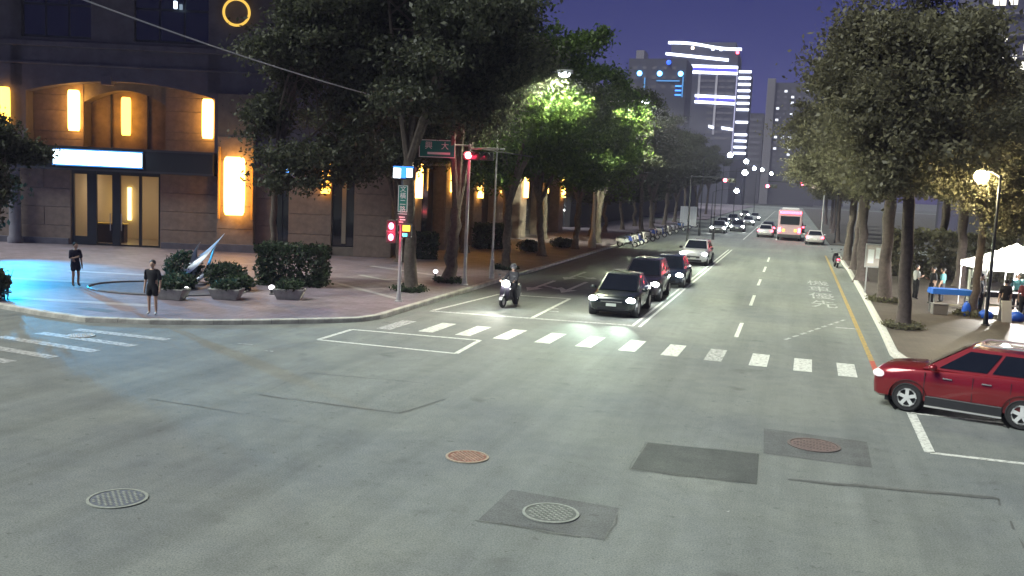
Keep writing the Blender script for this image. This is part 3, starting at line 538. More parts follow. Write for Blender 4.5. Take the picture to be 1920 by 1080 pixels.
for x, y in [(-25.2, 30), (-23, 27.4)]: pass
for (a, b, wd) in [((-31, 29.6), (-25.4, 30.75), .5), ((-26, 25.4), (-20.4, 26.6), .5), ((-30, 33.4), (-26, 34.3), .4), ((-19, 36.9), (-14.2, 33.2), .3), ((-19.5, 40.5), (-15, 37.6), .3), ((-21, 45), (-16, 42.6), .4)]:
    a_, b_ = Vector(a), Vector(b); d = (b_-a_).normalized(); n_ = Vector((-d.y, d.x))*wd/2; sheet('paving_band', [a_-n_, b_-n_, b_+n_, a_+n_], mat('band_granite', (.25, .24, .25), .55, var=.2, scale=3), .146, pav_l)
sheet('drain_grate', [(-21.9, 24.7), (-20.6, 24.55), (-20.5, 25.0), (-21.8, 25.15)], mat('grate', (.06, .06, .06), .6), .147, pav_l)
# polished steel sculpture of curved blades
t = thing('sculpture', 'polished steel sculpture of curved blades leaning right over the bed', 'sculpture', (-22.9, 32.3, .14), R(16))
def blade(pts, wd, tw, name='blade'):
    n = 14; P = [Vector(p) for p in pts]; rings = []
    def bez(s):
        a = [p.copy() for p in P]
        while len(a) > 1: a = [x.lerp(y, s) for x, y in zip(a, a[1:])]
        return a[0]
    for i in range(n+1):
        s = i/n; c = bez(s); dv = (bez(min(1, s+.02))-bez(max(0, s-.02))).normalized(); ang = tw*s
        e = Vector((-dv.z, 0, dv.x)).normalized()*math.cos(ang)+Vector((0, 1, 0))*math.sin(ang); g_ = dv.cross(e).normalized(); h = wd*math.sin(math.pi*(.04+.93*s))**.8
        rings.append([c+e*h, c+g_*.05*h/wd, c-e*h, c-g_*.05*h/wd])
    q = MB(); q.loft(rings); q.build(name, mat('polished_steel', (.45, .5, .58), .28, .8), t, smooth=True)
blade([(-.9, 0, .15), (-.2, -.2, .6), (.3, .1, 1.0), (1.25, 0, 2.15)], .2, 1.2); blade([(-.3, .1, .1), (.2, .2, .7), (-.2, 0, 1.1), (.25, .1, 1.75)], .16, -1.5); blade([(.0, -.1, .1), (.8, 0, .5), (.5, .2, 1.2), (1.0, .1, 1.8)], .15, 1.8)
q = MB(); q.lathe([(.55, 0), (.5, .1), (.3, .14)], 20); q.build('pedestal', DARKST, t)

# ------------------------------------------------------------------ vehicles
RUB = mat('tyre_rubber', (.02, .02, .022), .85); RIM = mat('alloy', (.7, .71, .7), .4, .25); TRIM = mat('black_trim', (.02, .021, .024), .5); CARG = mat('car_glass', (.008, .01, .014), .05, spec=.7)
CHROME = mat('chrome', (.7, .7, .7), .15, 1); PLATE = mat('plate', (.7, .75, .68), .5); HEADL = glow('headlight', (.95, 1, .97), 160); HEADOFF = mat('headlight_off', (.75, .75, .78), .1, .3, coat=1)
TAIL = glow('taillight', (1, .025, .05), 40); TAILOFF = mat('taillight_off', (.25, .01, .01), .2, coat=1); AMB = glow('amber_signal', (1, .45, .05), 6)
def wheel_parts(parent, x, y, r, wd, side):
    M = Matrix.Translation((x, y, r)) @ Matrix.Rotation(R(90), 4, 'X')
    w_ = MB(); w_.lathe([(r*.62, -wd/2), (r*.93, -wd/2), (r, -wd/2+.04), (r, wd/2-.04), (r*.93, wd/2), (r*.62, wd/2)], 28, M=M, cap=False); o = w_.build('tyre', RUB, parent, smooth=True)
    q = MB(); s = -side; q.lathe([(r*.63, -wd*.3), (r*.63, wd*.3)], 24, M=M); 
    rim = q.build('rim_back', TRIM, o)
    q = MB(); zf = s*(wd*.47)
    for k in range(5):
        A = Matrix.Rotation(2*math.pi*k/5, 4, 'Z'); q.box(-r*.115, r*.115, r*.1, r*.6, zf-.012, zf+.012, M=M @ A @ Matrix.Rotation(.0, 4, 'Z'))
        q.box(-r*.2, r*.2, r*.52, r*.615, zf-.011, zf+.011, M=M @ A)
    q.lathe([(r*.17, zf-.016), (r*.17, zf+.016)], 16, M=M); q.lathe([(r*.645, zf-.02), (r*.645, zf+.014), (r*.56, zf+.014), (r*.56, zf-.02)], 24, M=M, cap=False); q.build('rim', RIM, o)
def make_car(label, loc, rz, col, lights=True, style='suv', group='cars on the street', L=4.4, W=1.82, H=1.64, tails=False, cladding=False, rails=False, name='car', spot=0, cat='car'):
    t = thing(name, label, cat, loc, rz, group); hl = L/2; hw = W/2; paint = mat('car_paint_'+label[:14].replace(' ', '_'), col, .28, .35, coat=1, var=.06, scale=2)
    bz = 1.04 if style == 'suv' else .88      # belt height
    st = [(hl, .70*bz/.98, .70, .42), (hl-.05, .83*bz/.98, .82, .28), (hl-.16, .89*bz/.98, .89, .24), (hl-.45, .935*bz/.98, .95, .24), (hl*.5, .97*bz/.98, .985, .24), (hl*.32, bz+.02, 1, .24), (0, bz+.05, 1, .24), (-hl*.5, bz+.08, 1, .24), (-hl+.45, bz+.07, .97, .26), (-hl+.15, bz+.03, .9, .3), (-hl+.04, bz-.1, .84, .36), (-hl, .62, .76, .48)]
    rings = []
    for x, zt, f, zb in st:
        w2 = hw*f; mz = zb+(zt-zb)*.5
        half = [(w2*.8, zb), (w2*.96, zb+.07), (w2*1.0, mz), (w2*.985, zt-(zt-zb)*.22), (w2*.93, zt-.05), (w2*.8, zt)]
        rings.append([Vector((x, y, z)) for y, z in half]+[Vector((x, 0, zt+.015))]+[Vector((x, -y, z)) for y, z in half[::-1]]+[Vector((x, 0, zb))])
    q = MB(); q.loft(rings); q.build('body', paint, t, smooth=True)
    if style == 'suv': bx = (hl*.46, -hl+.1); tx = (hl*.02, -hl+.42)
    else: bx = (hl*.44, -hl+.45); tx = (-.02*hl, -hl*.52)
    b0, b1 = hw*.9, hw*.88; r1 = hw*.70; zb_, zt_ = bz+.0, H
    B = [Vector((bx[0], -b0, zb_)), Vector((bx[0], b0, zb_)), Vector((bx[1], b1, zb_+.04)), Vector((bx[1], -b1, zb_+.04))]; T = [Vector((tx[0], -r1, zt_-.03)), Vector((tx[0], r1, zt_-.03)), Vector((tx[1], r1*.96, zt_-.04)), Vector((tx[1], -r1*.96, zt_-.04))]
    q = MB(); q.add(B+T, [(0, 4, 5, 1), (1, 5, 6, 2), (2, 6, 7, 3), (3, 7, 4, 0), (0, 1, 2, 3)]); tm_ = [(a*.86+Vector((sum(p.x for p in T)/4, 0, 0))*.14) for a in T]
    for p in tm_: p.z = zt_
    q.add(T+tm_, [(0, 4, 5, 1), (1, 5, 6, 2), (2, 6, 7, 3), (3, 7, 4, 0), (4, 7, 6, 5)]); cab = q.build('cabin', paint, t, smooth=True)
    q = MB(); q.add(quad_on(B[1], B[0], T[0], T[1], .05, .05, .04, .06, -.006)[::-1], [(0, 1, 2, 3)]); q.v = [tuple(Vector(v)+Vector((.012, 0, .012))) for v in q.v]; q.build('windshield', CARG, t)
    q = MB(); q.add([tuple(Vector(v)+Vector((-.012, 0, .008))) for v in quad_on(B[3], B[2], T[2], T[3], .07, .07, .12, .1, 0)], [(0, 1, 2, 3)]); q.build('rear_window', CARG, t)
    for s in (1, -1):
        a, b, c, d = (B[1], B[2], T[2], T[1]) if s > 0 else (B[0], B[3], T[3], T[0])
        for u_a, u_b in ((.1, .46), (.5, .8), (.83, .96)) if style == 'suv' else ((.14, .5), (.54, .9)):
            pts = quad_on(a, b, c, d, u_a, 1-u_b, .1, .12, 0); q = MB(); q.add([tuple(p+Vector((0, s*.012, .004))) for p in pts], [(0, 1, 2, 3)]); q.build('side_window', CARG, t)
        q = MB(); q.ball((bx[0]-.25, s*(hw+.1), bz+.08), .1, .13, .075); q.build('mirror', paint if style != 'suv' or not lights else TRIM, t, smooth=True)
        for wx in (hl-.82, -hl+.82):
            q = MB(); M = Matrix.Translation((wx, s*(hw-.12), .34)) @ Matrix.Rotation(R(90), 4, 'X'); q.lathe([(.405, -.14), (.405, .135), (.3, .135), (.3, -.14)], 28, M=M, cap=False); q.build('wheel_arch', TRIM, t, smooth=True)
            wp = bpy.data.objects.new('wheel', None); COL.objects.link(wp); wp.parent = t; wheel_parts(wp, wx, s*(hw-.1), .335, .22, s)
        q = MB(); q.ball((hl-.15, s*hw*.74, .71*bz/.98+.03), .17, .21, .1); q.build('headlight', HEADL if lights else (glow('headlight_dipped', (1, .9, .92), 1.1) if cladding else HEADOFF), t, smooth=True)
        q = MB(); q.ball((-hl+.1, s*hw*.78, bz-.12), .1, .14, .12); q.build('taillight', TAIL if tails else TAILOFF, t, smooth=True)
        for xd in (.18*L*.5, -.22*L*.5): part('door_handle', CHROME if cladding else paint, t, (xd-.1, xd+.1, s*(hw+.0)-.012, s*(hw+.0)+.02, bz-.17, bz-.14), bevel=.006)
        for xd in (hl*.42, -.04*L, -hl*.46): part('door_seam', TRIM, t, (xd-.006, xd+.006, s*(hw*.99)-.02, s*(hw*.99)+.006, .42, bz-.06))
        if cladding:
            part('side_cladding', TRIM, t, (-hl+1.2, hl-1.2, s*hw*.97-.03, s*hw*.97+.05, .22, .44), bevel=.02); part('sill_strip', mat('silver_trim', (.75, .75, .73), .3, .7), t, (-hl+1.2, hl-1.2, s*(hw+.03)-.02, s*(hw+.03)+.01, .19, .225))
        if rails:
            q = MB(); q.tube([(tx[0]-.1, s*r1*.92, zt_-.02), (tx[0]-.25, s*r1*.94, zt_+.06), (tx[1]+.3, s*r1*.92, zt_+.05), (tx[1]+.1, s*r1*.9, zt_-.03)], .02, 6); q.build('roof_rail', mat('silver_rail', (.8, .8, .8), .25, .8), t)
    part('grille', TRIM, t, (hl-.02, hl+.012, -hw*.46, hw*.46, .5, .64), bevel=.02); part('grille_bar', CHROME, t, (hl+.012, hl+.022, -hw*.44, hw*.44, .59, .615)); part('bumper_intake', TRIM, t, (hl-.08, hl-.005, -hw*.6, hw*.6, .28, .42), bevel=.02)
    part('number_plate', PLATE, t, (hl+.022, hl+.032, -.19, .19, .43, .54)); part('rear_plate', PLATE, t, (-hl-.02, -hl-.008, -.19, .19, .55, .66)); part('underbody', TRIM, t, (-hl+.3, hl-.3, -hw*.8, hw*.8, .17, .3))
    if spot: 
        for s in (1, -1): lamp('headlight_beam', 'SPOT', (hl+.14, s*hw*.7, .68), spot, (.75, 1, .8), t, (hl+14, s*hw*.8, -.15), .06, 38, 1.0)
    return t
make_car('red sport utility car with silver roof rails turning in at the right', (4.26, 23.3, 0), R(162), (.22, .01, .016), False, 'suv', L=3.98, W=1.8, H=1.63, cladding=True, rails=True)
make_car('black car waiting first behind the stop line with both headlights on', (-6.15, 36.4, 0), R(-90), (.012, .018, .017), True, 'sedan', L=4.5, H=1.5, spot=260)
make_car('dark tall car second in the queue, behind the black one', (-6.05, 42.0, 0), R(-90), (.03, .022, .035), True, 'suv', L=4.4, H=1.72)
make_car('dark blue car third in the queue with bright headlights', (-5.75, 48.6, 0), R(-90), (.02, .03, .06), True, 'sedan', L=4.5, H=1.5, spot=110)
make_car('white car fourth in the queue, last before the far crossing', (-5.85, 64, 0), R(-91), (.55, .55, .57), True, 'suv', L=4.5, H=1.6, spot=110)
for k, (x, y, c, s) in enumerate([(-8.2, 116, (.3, .3, .32), 0), (-8.9, 132, (.5, .5, .5), 0), (-6.4, 124, (.1, .1, .12), 0), (-6.2, 150, (.4, .4, .4), 0), (-9, 158, (.06, .06, .08), 0), (-6.3, 180, (.5, .5, .5), 0), (-9, 200, (.2, .2, .2), 0)]):
    make_car(['grey oncoming car nearest beyond the far crossing, outer lane', 'white oncoming car behind the grey one beyond the crossing', 'dark oncoming car in the inner lane beyond the crossing', 'pale oncoming car farther up the inner lane', 'black oncoming car farther up the outer lane', 'distant white oncoming car in the inner lane', 'most distant oncoming car in the outer lane'][k], (x, y, 0), R(-90), c, True, 'sedan', L=4.4, H=1.48)
make_car('white car driving away left of the lit bus', (-2.6, 112, 0), R(90), (.6, .58, .58), False, 'sedan', L=4.5, H=1.48, tails=True)
make_car('dark car with red taillights driving away beyond the bus', (1.0, 132, 0), R(90), (.1, .02, .03), False, 'sedan', L=4.5, H=1.48, tails=True)
make_car('dark car driving away ahead of the white one', (-2.6, 124, 0), R(90), (.08, .08, .1), False, 'sedan', L=4.5, H=1.48, tails=True)
make_car('silver car with red taillights right beside the bus, at the kerb', (2.55, 101.2, 0), R(90), (.6, .56, .56), False, 'sedan', L=4.4, H=1.46, tails=True)
# bus
t = thing('bus', 'bus seen from behind with a row of red lights along its roof edge', 'bus', (.0, 110, 0), R(90), None)
part('body', mat('bus_paint', (.5, .34, .36), .4, coat=.5), t, (-5, 5, -1.25, 1.25, .45, 3.3), bevel=.12); part('roof_unit', mat('bus_roof', (.5, .5, .5), .5), t, (-3, 2, -.9, .9, 3.3, 3.5), bevel=.05)
part('rear_window', CARG, t, (-5.02, -5.003, -1.0, 1.0, 1.75, 2.65), bevel=.004); part('bumper', TRIM, t, (-5.1, -4.9, -1.22, 1.22, .35, .7), bevel=.03)
for k in range(9): part('roof_light', glow('bus_red', (1, .03, .08), 30), t, (-5.06, -5.005, -1.12+k*.25, -.95+k*.25, 2.92, 3.14))
for s in (-1, 1):
    part('taillight', TAIL, t, (-5.05, -5.004, s*1.02-.14, s*1.02+.14, .9, 1.4), bevel=.02); part('signal_light', AMB, t, (-5.05, -5.004, s*.62-.12, s*.62+.12, 1.0, 1.25), bevel=.02)
    part('side_window', CARG, t, (-4.4, 4.6, s*1.255-.004, s*1.255+.004, 1.5, 2.6))
    for wx in (-2.8, 3.2):
        wp = bpy.data.objects.new('wheel', None); COL.objects.link(wp); wp.parent = t; wheel_parts(wp, wx, s*1.12, .48, .28, s)
# scooters
def make_scooter(label, loc, rz, col, lit=False, group='scooters parked in a row at the left kerb', spot=0, tail=False):
    t = thing('scooter', label, 'scooter', loc, rz, group); pm = mat('scooter_paint_%02d%02d%02d' % tuple(int(c*99) for c in col), col, .3, coat=1)
    for x in (.64, -.6):
        M = Matrix.Translation((x, 0, .245)) @ Matrix.Rotation(R(90), 4, 'X'); q = MB(); q.lathe([(.15, -.05), (.22, -.055), (.245, -.025), (.245, .025), (.22, .055), (.15, .05)], 22, M=M, cap=False); o = q.build('wheel', RUB, t, smooth=True)
        q = MB(); q.lathe([(.15, -.03), (.15, .03)], 16, M=M); q.build('rim', RIM, o)
    q = MB(); q.loft([[Vector((x, y*wd, z)) for y in (-1, -.5, .5, 1) for z in (zc,)]+[Vector((x-.07, y*wd, zc)) for y in (1, .5, -.5, -1)] for x, wd, zc in ((.5, .13, .3), (.53, .2, .45), (.47, .2, .7), (.40, .17, .92), (.36, .12, .98))]); q.build('front_shield', pm, t, smooth=True)
    q = MB(); q.loft([[Vector((x, sy*wd, z)) for sy, z in ((-1, z0), (-1, z1), (-.6, z1+.05), (.6, z1+.05), (1, z1), (1, z0))] for x, wd, z0, z1 in ((-.15, .12, .3, .55), (-.3, .18, .3, .65), (-.6, .19, .36, .68), (-.88, .12, .5, .68), (-.95, .06, .56, .66))]); q.build('rear_body', pm, t, smooth=True)
    q = MB(); q.loft([[Vector((x, sy*wd, z)) for sy, z in ((-1, z0), (-1, z1), (1, z1), (1, z0))] for x, wd, z0, z1 in ((-.1, .1, .68, .74), (-.25, .15, .69, .79), (-.5, .16, .7, .8), (-.8, .13, .7, .84), (-.9, .1, .71, .83))]); q.build('seat', TRIM, t, bevel=.02)
    part('floorboard', TRIM, t, (-.25, .5, -.15, .15, .26, .32), bevel=.02); q = MB(); q.tube([(.64, 0, .25), (.5, 0, .6), (.38, 0, .98)], .03, 8); q.build('steering_column', TRIM, t)
    q = MB(); q.tube([(.3, -.34, 1.02), (.38, -.15, 1.04), (.38, .15, 1.04), (.3, .34, 1.02)], .018, 8); q.build('handlebar', TRIM, t)
    q = MB(); q.ball((.44, 0, .93), .1, .15, .12 if lit else .08); q.build('headlight', HEADL if lit else HEADOFF, t, smooth=True)
    for s in (-1, 1):
        q = MB(); q.tube([(.36, s*.22, 1.04), (.34, s*.3, 1.2)], .008, 6); q.ball((.34, s*.31, 1.24), .015, .06, .045); q.build('mirror', TRIM, t)
    q = MB(); q.loft([[Vector((.64+.27*math.cos(a), y, .245+.27*math.sin(a))) for y in (-.07, .07)]+[Vector((.64+.25*math.cos(a), y, .245+.25*math.sin(a))) for y in (.07, -.07)] for a in (.3, .8, 1.4, 2.0, 2.5)]); q.build('fender', pm, t)
    part('taillight', TAIL if tail else TAILOFF, t, (-.97, -.93, -.07, .07, .56, .64), bevel=.01); part('number_plate', PLATE, t, (-.95, -.94, -.09, .09, .38, .5))
    if spot: lamp('headlight_beam', 'SPOT', (.56, 0, .93), spot, (1, .97, .85), t, (10, 0, -.3), .05, 60, .6)
    return t
make_scooter('scooter waiting with its bright headlight in the motorcycle box', (-10.35, 35.0, 0), R(-97), (.03, .025, .035), True, 'waiting scooters', 110)
cols = [(.6, .6, .62), (.5, .52, .55), (.06, .1, .4), (.62, .6, .58), (.05, .05, .06), (.6, .62, .65), (.05, .12, .5), (.55, .55, .55), (.3, .3, .32), (.6, .6, .66), (.08, .2, .5), (.5, .5, .5)]
words = ['first', 'second', 'third', 'fourth', 'fifth', 'sixth', 'seventh', 'eighth', 'ninth', 'tenth', 'eleventh', 'twelfth']
for k in range(12):
    make_scooter(words[k]+' scooter from the near end of the parked row at the left kerb', (-12.75-rnd.uniform(0, .25), 76.8+k*1.5+k*k*.3, 0), R(rnd.uniform(-22, 8)), cols[k])
make_scooter('dark motorcycle with a yellow plate parked by the right kerb', (3.3, 69, 0), R(95), (.03, .03, .035), False, 'parked motorcycles', 0, True)

# ------------------------------------------------------------------ people
SKIN = mat('skin', (.42, .27, .2), .6); HAIR = mat('hair', (.012, .01, .01), .6); BLK = mat('black_cloth', (.008, .008, .012), .9); NAVY = mat('navy_cloth', (.01, .012, .03), .9); SHOE = mat('shoe', (.1, .1, .1), .7); LSHOE = mat('light_shoe', (.4, .4, .4), .7)
def person(label, loc, rz, top, legs, shoes, pose='stand', H=1.66, sleeves='short', leglen='short', group='people', held=None, helmet=None):
    k = H/1.7; t = thing('person', label, 'person', loc, rz, group)
    J = dict(pel=(0, 0, .93), spine=(0, 0, 1.12), chest=(.01, 0, 1.32), neck=(0, 0, 1.46), head0=(.01, 0, 1.53), shl=(0, .17, 1.39), shr=(0, -.17, 1.39), hl=(0, .095, .9), hr=(0, -.095, .9))
    rad = dict(pel=(.135, .16), spine=(.11, .14), chest=(.115, .165), neck=(.052, .055), head0=(.055, .055), shl=(.062, .062), shr=(.062, .062), hl=(.085, .085), hr=(.085, .085))
    def limb(s, ar, lg):
        n = 'l' if s > 0 else 'r'
        el, wr, hd = ar; kn, an, to = lg
        J.update({'el'+n: el, 'wr'+n: wr, 'hd'+n: hd, 'kn'+n: kn, 'an'+n: an, 'to'+n: to})
        rad.update({'el'+n: (.042, .042), 'wr'+n: (.03, .03), 'hd'+n: (.036, .022), 'kn'+n: (.058, .058), 'an'+n: (.04, .04), 'to'+n: (.042, .035)})
    if pose == 'ride':
        J = {a: (v[0]-.28, v[1], v[2]-.06) for a, v in J.items()}
        for s in (1, -1): limb(s, ((-.05, s*.26, 1.1), (.2, s*.27, 1.03), (.28, s*.28, 1.03)), ((.12, s*.24, .62), (.06, s*.34, .1), (.2, s*.36, .05)))
    else:
        b = pose == 'phone'
        for s in (1, -1):
            arm = ((-.02, s*.235, 1.12), (.03, s*.245, .88), (.05, s*.24, .8))
            if b and s < 0: arm = ((.02, s*.23, 1.12), (.2, s*.12, 1.16), (.27, s*.09, 1.19))
            limb(s, arm, ((.02, s*.105, .5), (-.01, s*.11, .09), (.13, s*.13, .045)))
    names = list(J); V = [Vector(J[a])*k for a in names]; I = {a: i for i, a in enumerate(names)}
    E_ = [('pel', 'spine'), ('spine', 'chest'), ('chest', 'neck'), ('neck', 'head0'), ('chest', 'shl'), ('chest', 'shr'), ('pel', 'hl'), ('pel', 'hr')]
    for n in 'lr': E_ += [('sh'+n, 'el'+n), ('el'+n, 'wr'+n), ('wr'+n, 'hd'+n), ('h'+n, 'kn'+n), ('kn'+n, 'an'+n), ('an'+n, 'to'+n)]
    Rr = [rad[a] for a in names]; Ei = [(I[a], I[b]) for a, b in E_]
    for n, s in (('l', 1), ('r', -1)):         # fingers and thumb
        wv, hv = Vector(J['wr'+n]), Vector(J['hd'+n]); d = (hv-wv).normalized(); sd = Vector((1, 0, 0)) if abs(d.x) < .7 else Vector((0, 0, 1))
        for j, (o_, l_) in enumerate(((-.03, .065), (-.01, .08), (.01, .085), (.03, .075))):
            p1 = hv+d*.03+sd*o_; p2 = p1+d*l_*.6; p3 = p2+d*l_*.35+Vector((0, -s*.012, 0)); b0 = len(V); V += [p1*k, p2*k, p3*k]; Rr += [(.011, .011), (.009, .009), (.007, .007)]; Ei += [(I['hd'+n], b0), (b0, b0+1), (b0+1, b0+2)]
        p1 = wv+d*.03+sd*.04; p2 = p1+d*.03+sd*.02; b0 = len(V); V += [p1*k, p2*k]; Rr += [(.012, .012), (.009, .009)]; Ei += [(I['wr'+n], b0), (b0, b0+1)]
    me = bpy.data.meshes.new('body_skin'); me.from_pydata(V, Ei, []); o = bpy.data.objects.new('body_tmp', me); COL.objects.link(o)
    o.modifiers.new('skin', 'SKIN'); sv = me.skin_vertices[0].data
    for i, r_ in enumerate(Rr): sv[i].radius = (r_[0]*k, r_[1]*k); sv[i].use_root = i == 0
    ss = o.modifiers.new('sub', 'SUBSURF'); ss.levels = 1; ss.render_levels = 1
    dg = bpy.context.evaluated_depsgraph_get(); dg.update(); bm_ = bpy.data.meshes.new_from_object(o.evaluated_get(dg)); bpy.data.objects.remove(o)
    bm_.materials.clear()
    for mm in (SKIN, top, legs, shoes): bm_.materials.append(mm)
    arm = [(Vector(J['sh'+n])*k, Vector(J['el'+n])*k, Vector(J['wr'+n])*k, Vector(J['hd'+n])*k) for n in 'lr']; leg = [(Vector(J['h'+n])*k, Vector(J['kn'+n])*k, Vector(J['an'+n])*k, Vector(J['to'+n])*k) for n in 'lr']
    def dseg(p, a, b):
        d = b-a; s = max(0, min(1, (p-a).dot(d)/d.length_squared)); return (p-a-d*s).length, s
    segs = []
    for A in arm: segs += [(A[0], A[1], 'ua'), (A[1], A[2], 'fa'), (A[2], A[3]+(A[3]-A[2])*1.2, 'ha')]
    for A in leg: segs += [(A[0], A[1], 'th'), (A[1], A[2], 'sh'), (A[2], A[3], 'ft')]
    segs += [(Vector(J['pel'])*k, Vector(J['spine'])*k, 'to'), (Vector(J['spine'])*k, Vector(J['neck'])*k*1.0, 'to'), (Vector(J['neck'])*k, Vector(J['head0'])*k, 'nk')]
    for p in bm_.polygons:
        c = Vector(p.center); (dd, s), kind = min(((dseg(c, a, b), kd) for a, b, kd in segs), key=lambda x: x[0][0])
        mi = {'ua': 1, 'fa': 1 if sleeves == 'long' else 0, 'ha': 0, 'th': 2 if (leglen == 'long' or s < .75) else 0, 'sh': 2 if leglen == 'long' else 0, 'ft': 3, 'to': 1, 'nk': 0}[kind]
        if kind == 'to' and c.z < J['pel'][2]*k+.03: mi = 2
        if sleeves == 'dress' and kind in ('to', 'th') and (kind == 'to' or s < .8): mi = 1
        p.material_index = mi
    bm_.update(); vm = {}
    for p in bm_.polygons:
        for v in p.vertices: vm.setdefault(v, set()).add(p.material_index)
    for v in bm_.vertices:                       # loose cloth stands off the body
        ms = vm.get(v.index, {0}); 
        if ms <= {1, 2}: v.co += v.normal*(.022 if 2 not in ms else .034)*rnd.uniform(.75, 1.25)
    # head joined to the body: skull, jaw, nose, ears
    hb = bmesh.new(); hb.from_mesh(bm_); hx, hz = J['head0'][0]*k, (J['head0'][2]+.09)*k
    q = MB(); q.ball((hx+.01, 0, hz), .095*k, .078*k, .118*k, seg=16, rings=10); q.ball((hx+.03, 0, hz-.05*k), .068*k, .058*k, .068*k); q.ball((hx+.108*k, 0, hz-.01), .018*k, .014*k, .026*k, seg=8, rings=5)
    for s in (1, -1): q.ball((hx-.005, s*.08*k, hz-.005), .02*k, .01*k, .03*k, seg=8, rings=5)
    tmp = q.mesh('head_tmp', SKIN); hb.from_mesh(tmp); hb.to_mesh(bm_); hb.free(); bpy.data.meshes.remove(tmp)
    bm_.polygons.foreach_set('use_smooth', [True]*len(bm_.polygons)); bm_.name = 'body'; obj('body', bm_, t)
    q = MB()
    for s in (1, -1): q.ball((hx+.09*k, s*.033*k, hz+.012), .01*k, .012*k, .008*k, seg=8, rings=5)
    q.ball((hx+.088*k, 0, hz-.065*k), .006, .022*k, .006, seg=8, rings=4); q.build('face_features', HAIR, t)
    q = MB()
    if helmet: q.ball((hx-.005, 0, hz+.03), .135, .125, .13, seg=16, rings=10); q.build('helmet', helmet, t, smooth=True)
    else: q.ball((hx-.022, 0, hz+.042*k), .108*k, .094*k, .105*k, seg=16, rings=10); q.build('hair', HAIR, t, smooth=True)
    if held: held(t, Vector(J['hdr'])*k)
    return t
def bag(t, p):
    pass
person('person in black dress-length top and shorts standing at the kerb, facing the road', (-19.1, 24.85, .15), R(-75), BLK, BLK, LSHOE, 'stand', 1.7, 'short', 'short', 'pedestrians on the plaza')
person('person in dark clothes on the blue-lit plaza nearer the building', (-25.9, 29.2, .15), R(-20), NAVY, NAVY, SHOE, 'phone', 1.64, 'short', 'short', 'pedestrians on the plaza')
person('helmeted rider in dark clothes seated on the waiting scooter', (-10.35, 35.0, .0), R(-97), mat('grey_jacket', (.025, .025, .03), .9), BLK, SHOE, 'ride', 1.66, 'long', 'long', None, None, mat('helmet_grey', (.08, .08, .09), .3))
WHT = mat('white_shirt', (.5, .5, .5), .9); MAR = mat('maroon_shirt', (.16, .03, .04), .9); TEAL = mat('teal_shirt', (.05, .16, .17), .9)
for k, (x, y, rz, tp, lb) in enumerate([(8.75, 42.6, 100, BLK, 'person in black standing before the tent, beside the white signboard'), (9.55, 43.0, 60, MAR, 'person in a maroon top at the right frame edge by the tent'), (8.1, 44.2, -30, NAVY, 'person in navy between the big tree and the tent'), (6.5, 46.5, 200, BLK, 'person in black behind the blue-topped table'), (7.05, 47.5, 150, TEAL, 'person in teal farther behind the blue-topped table'), (6.0, 48.2, 20, WHT, 'person in a pale shirt near the park edge behind the table'), (9.9, 46.0, 250, TEAL, 'person in teal under the white tent')]):
    person(lb, (x, y, .15), R(rz), tp, BLK, SHOE, 'phone' if k % 2 else 'stand', 1.6+.03*(k % 4), 'short', 'long', 'people at the market')

# ------------------------------------------------------------------ signals, signs, lamps, cables
GALV = mat('galvanised_steel', (.35, .36, .36), .5, .4, var=.15, scale=5); DKG = mat('signal_housing', (.03, .035, .035), .5); SGREEN = mat('sign_green', (.01, .19, .15), .4, var=.08, scale=3); SWHITE = mat('sign_white_film', (.75, .78, .76), .5)
def pole(parent, h, r0_=.07, r1=.055, m=GALV, name='pole'):
    q = MB(); q.lathe([(r0_*2.2, 0), (r0_*2.2, .03), (r0_*1.5, .05), (r0_*1.2, .35), (r0_, .4), (r1, h), (r1*.3, h+.04)], 14); return q.build(name, m, parent, smooth=True)
def flat_text(s, size, parent, loc, name='lettering', m=SWHITE, rz=0):
    o = obj(name, text_mesh(s, size, name, m), parent, loc=loc); o.rotation_euler = (R(90), 0, rz); return o
t = thing('signal_post', 'steel post with red pedestrian signal, green street sign and blue light box', 'signal post', (-14.05, 32.65, .14), R(10))
pole(t, 5.1)
sb = part('street_sign', SGREEN, t, (-.12, .24, -.12, -.09, 3.4, 4.42), bevel=.008); part('sign_border', SWHITE, sb, (-.12, -.1, -.124, -.121, 3.42, 4.4), (.22, .24, -.124, -.121, 3.42, 4.4), (-.1, .22, -.124, -.121, 4.385, 4.405), (-.1, .22, -.124, -.121, 3.41, 3.43))
for k, ch in enumerate('文橫二路'): flat_text(ch, .24, sb, (.06, -.126, 4.26-k*.25))
pl_ = part('plaque', mat('plaque_dark', (.05, .05, .055), .5), t, (-.12, .24, -.12, -.09, 2.95, 3.36), bevel=.006); part('plaque_marks', SWHITE, pl_, (-.06, .16, -.124, -.121, 3.2, 3.24), (-.03, .18, -.124, -.121, 3.1, 3.15), (-.06, .1, -.124, -.121, 3.02, 3.05), (-.12, .24, -.124, -.121, 3.33, 3.355))
lb = part('light_box', DKG, t, (-.33, .5, -.25, .1, 4.62, 5.12), bevel=.03)
part('light_panel', glow('panel_white', (.75, .9, 1), 8), lb, (-.3, -.02, -.262, -.251, 4.68, 5.04), bevel=.01); part('light_panel', glow('panel_white', (.75, .9, 1), 8), lb, (.2, .42, -.262, -.251, 4.72, 5.04), bevel=.01); part('blue_panel', glow('panel_blue', (.03, .2, 1), 3), lb, (0, .18, -.262, -.251, 4.68, 5.08), (-.3, .46, -.262, -.251, 5.06, 5.11))
ph = part('pedestrian_signal', DKG, t, (-.52, -.14, -.2, .1, 2.22, 3.1), bevel=.03)
q = MB(); 
for zc in (2.87, 2.45): q.ball((-.33, -.215, zc), .1, .02, .13)
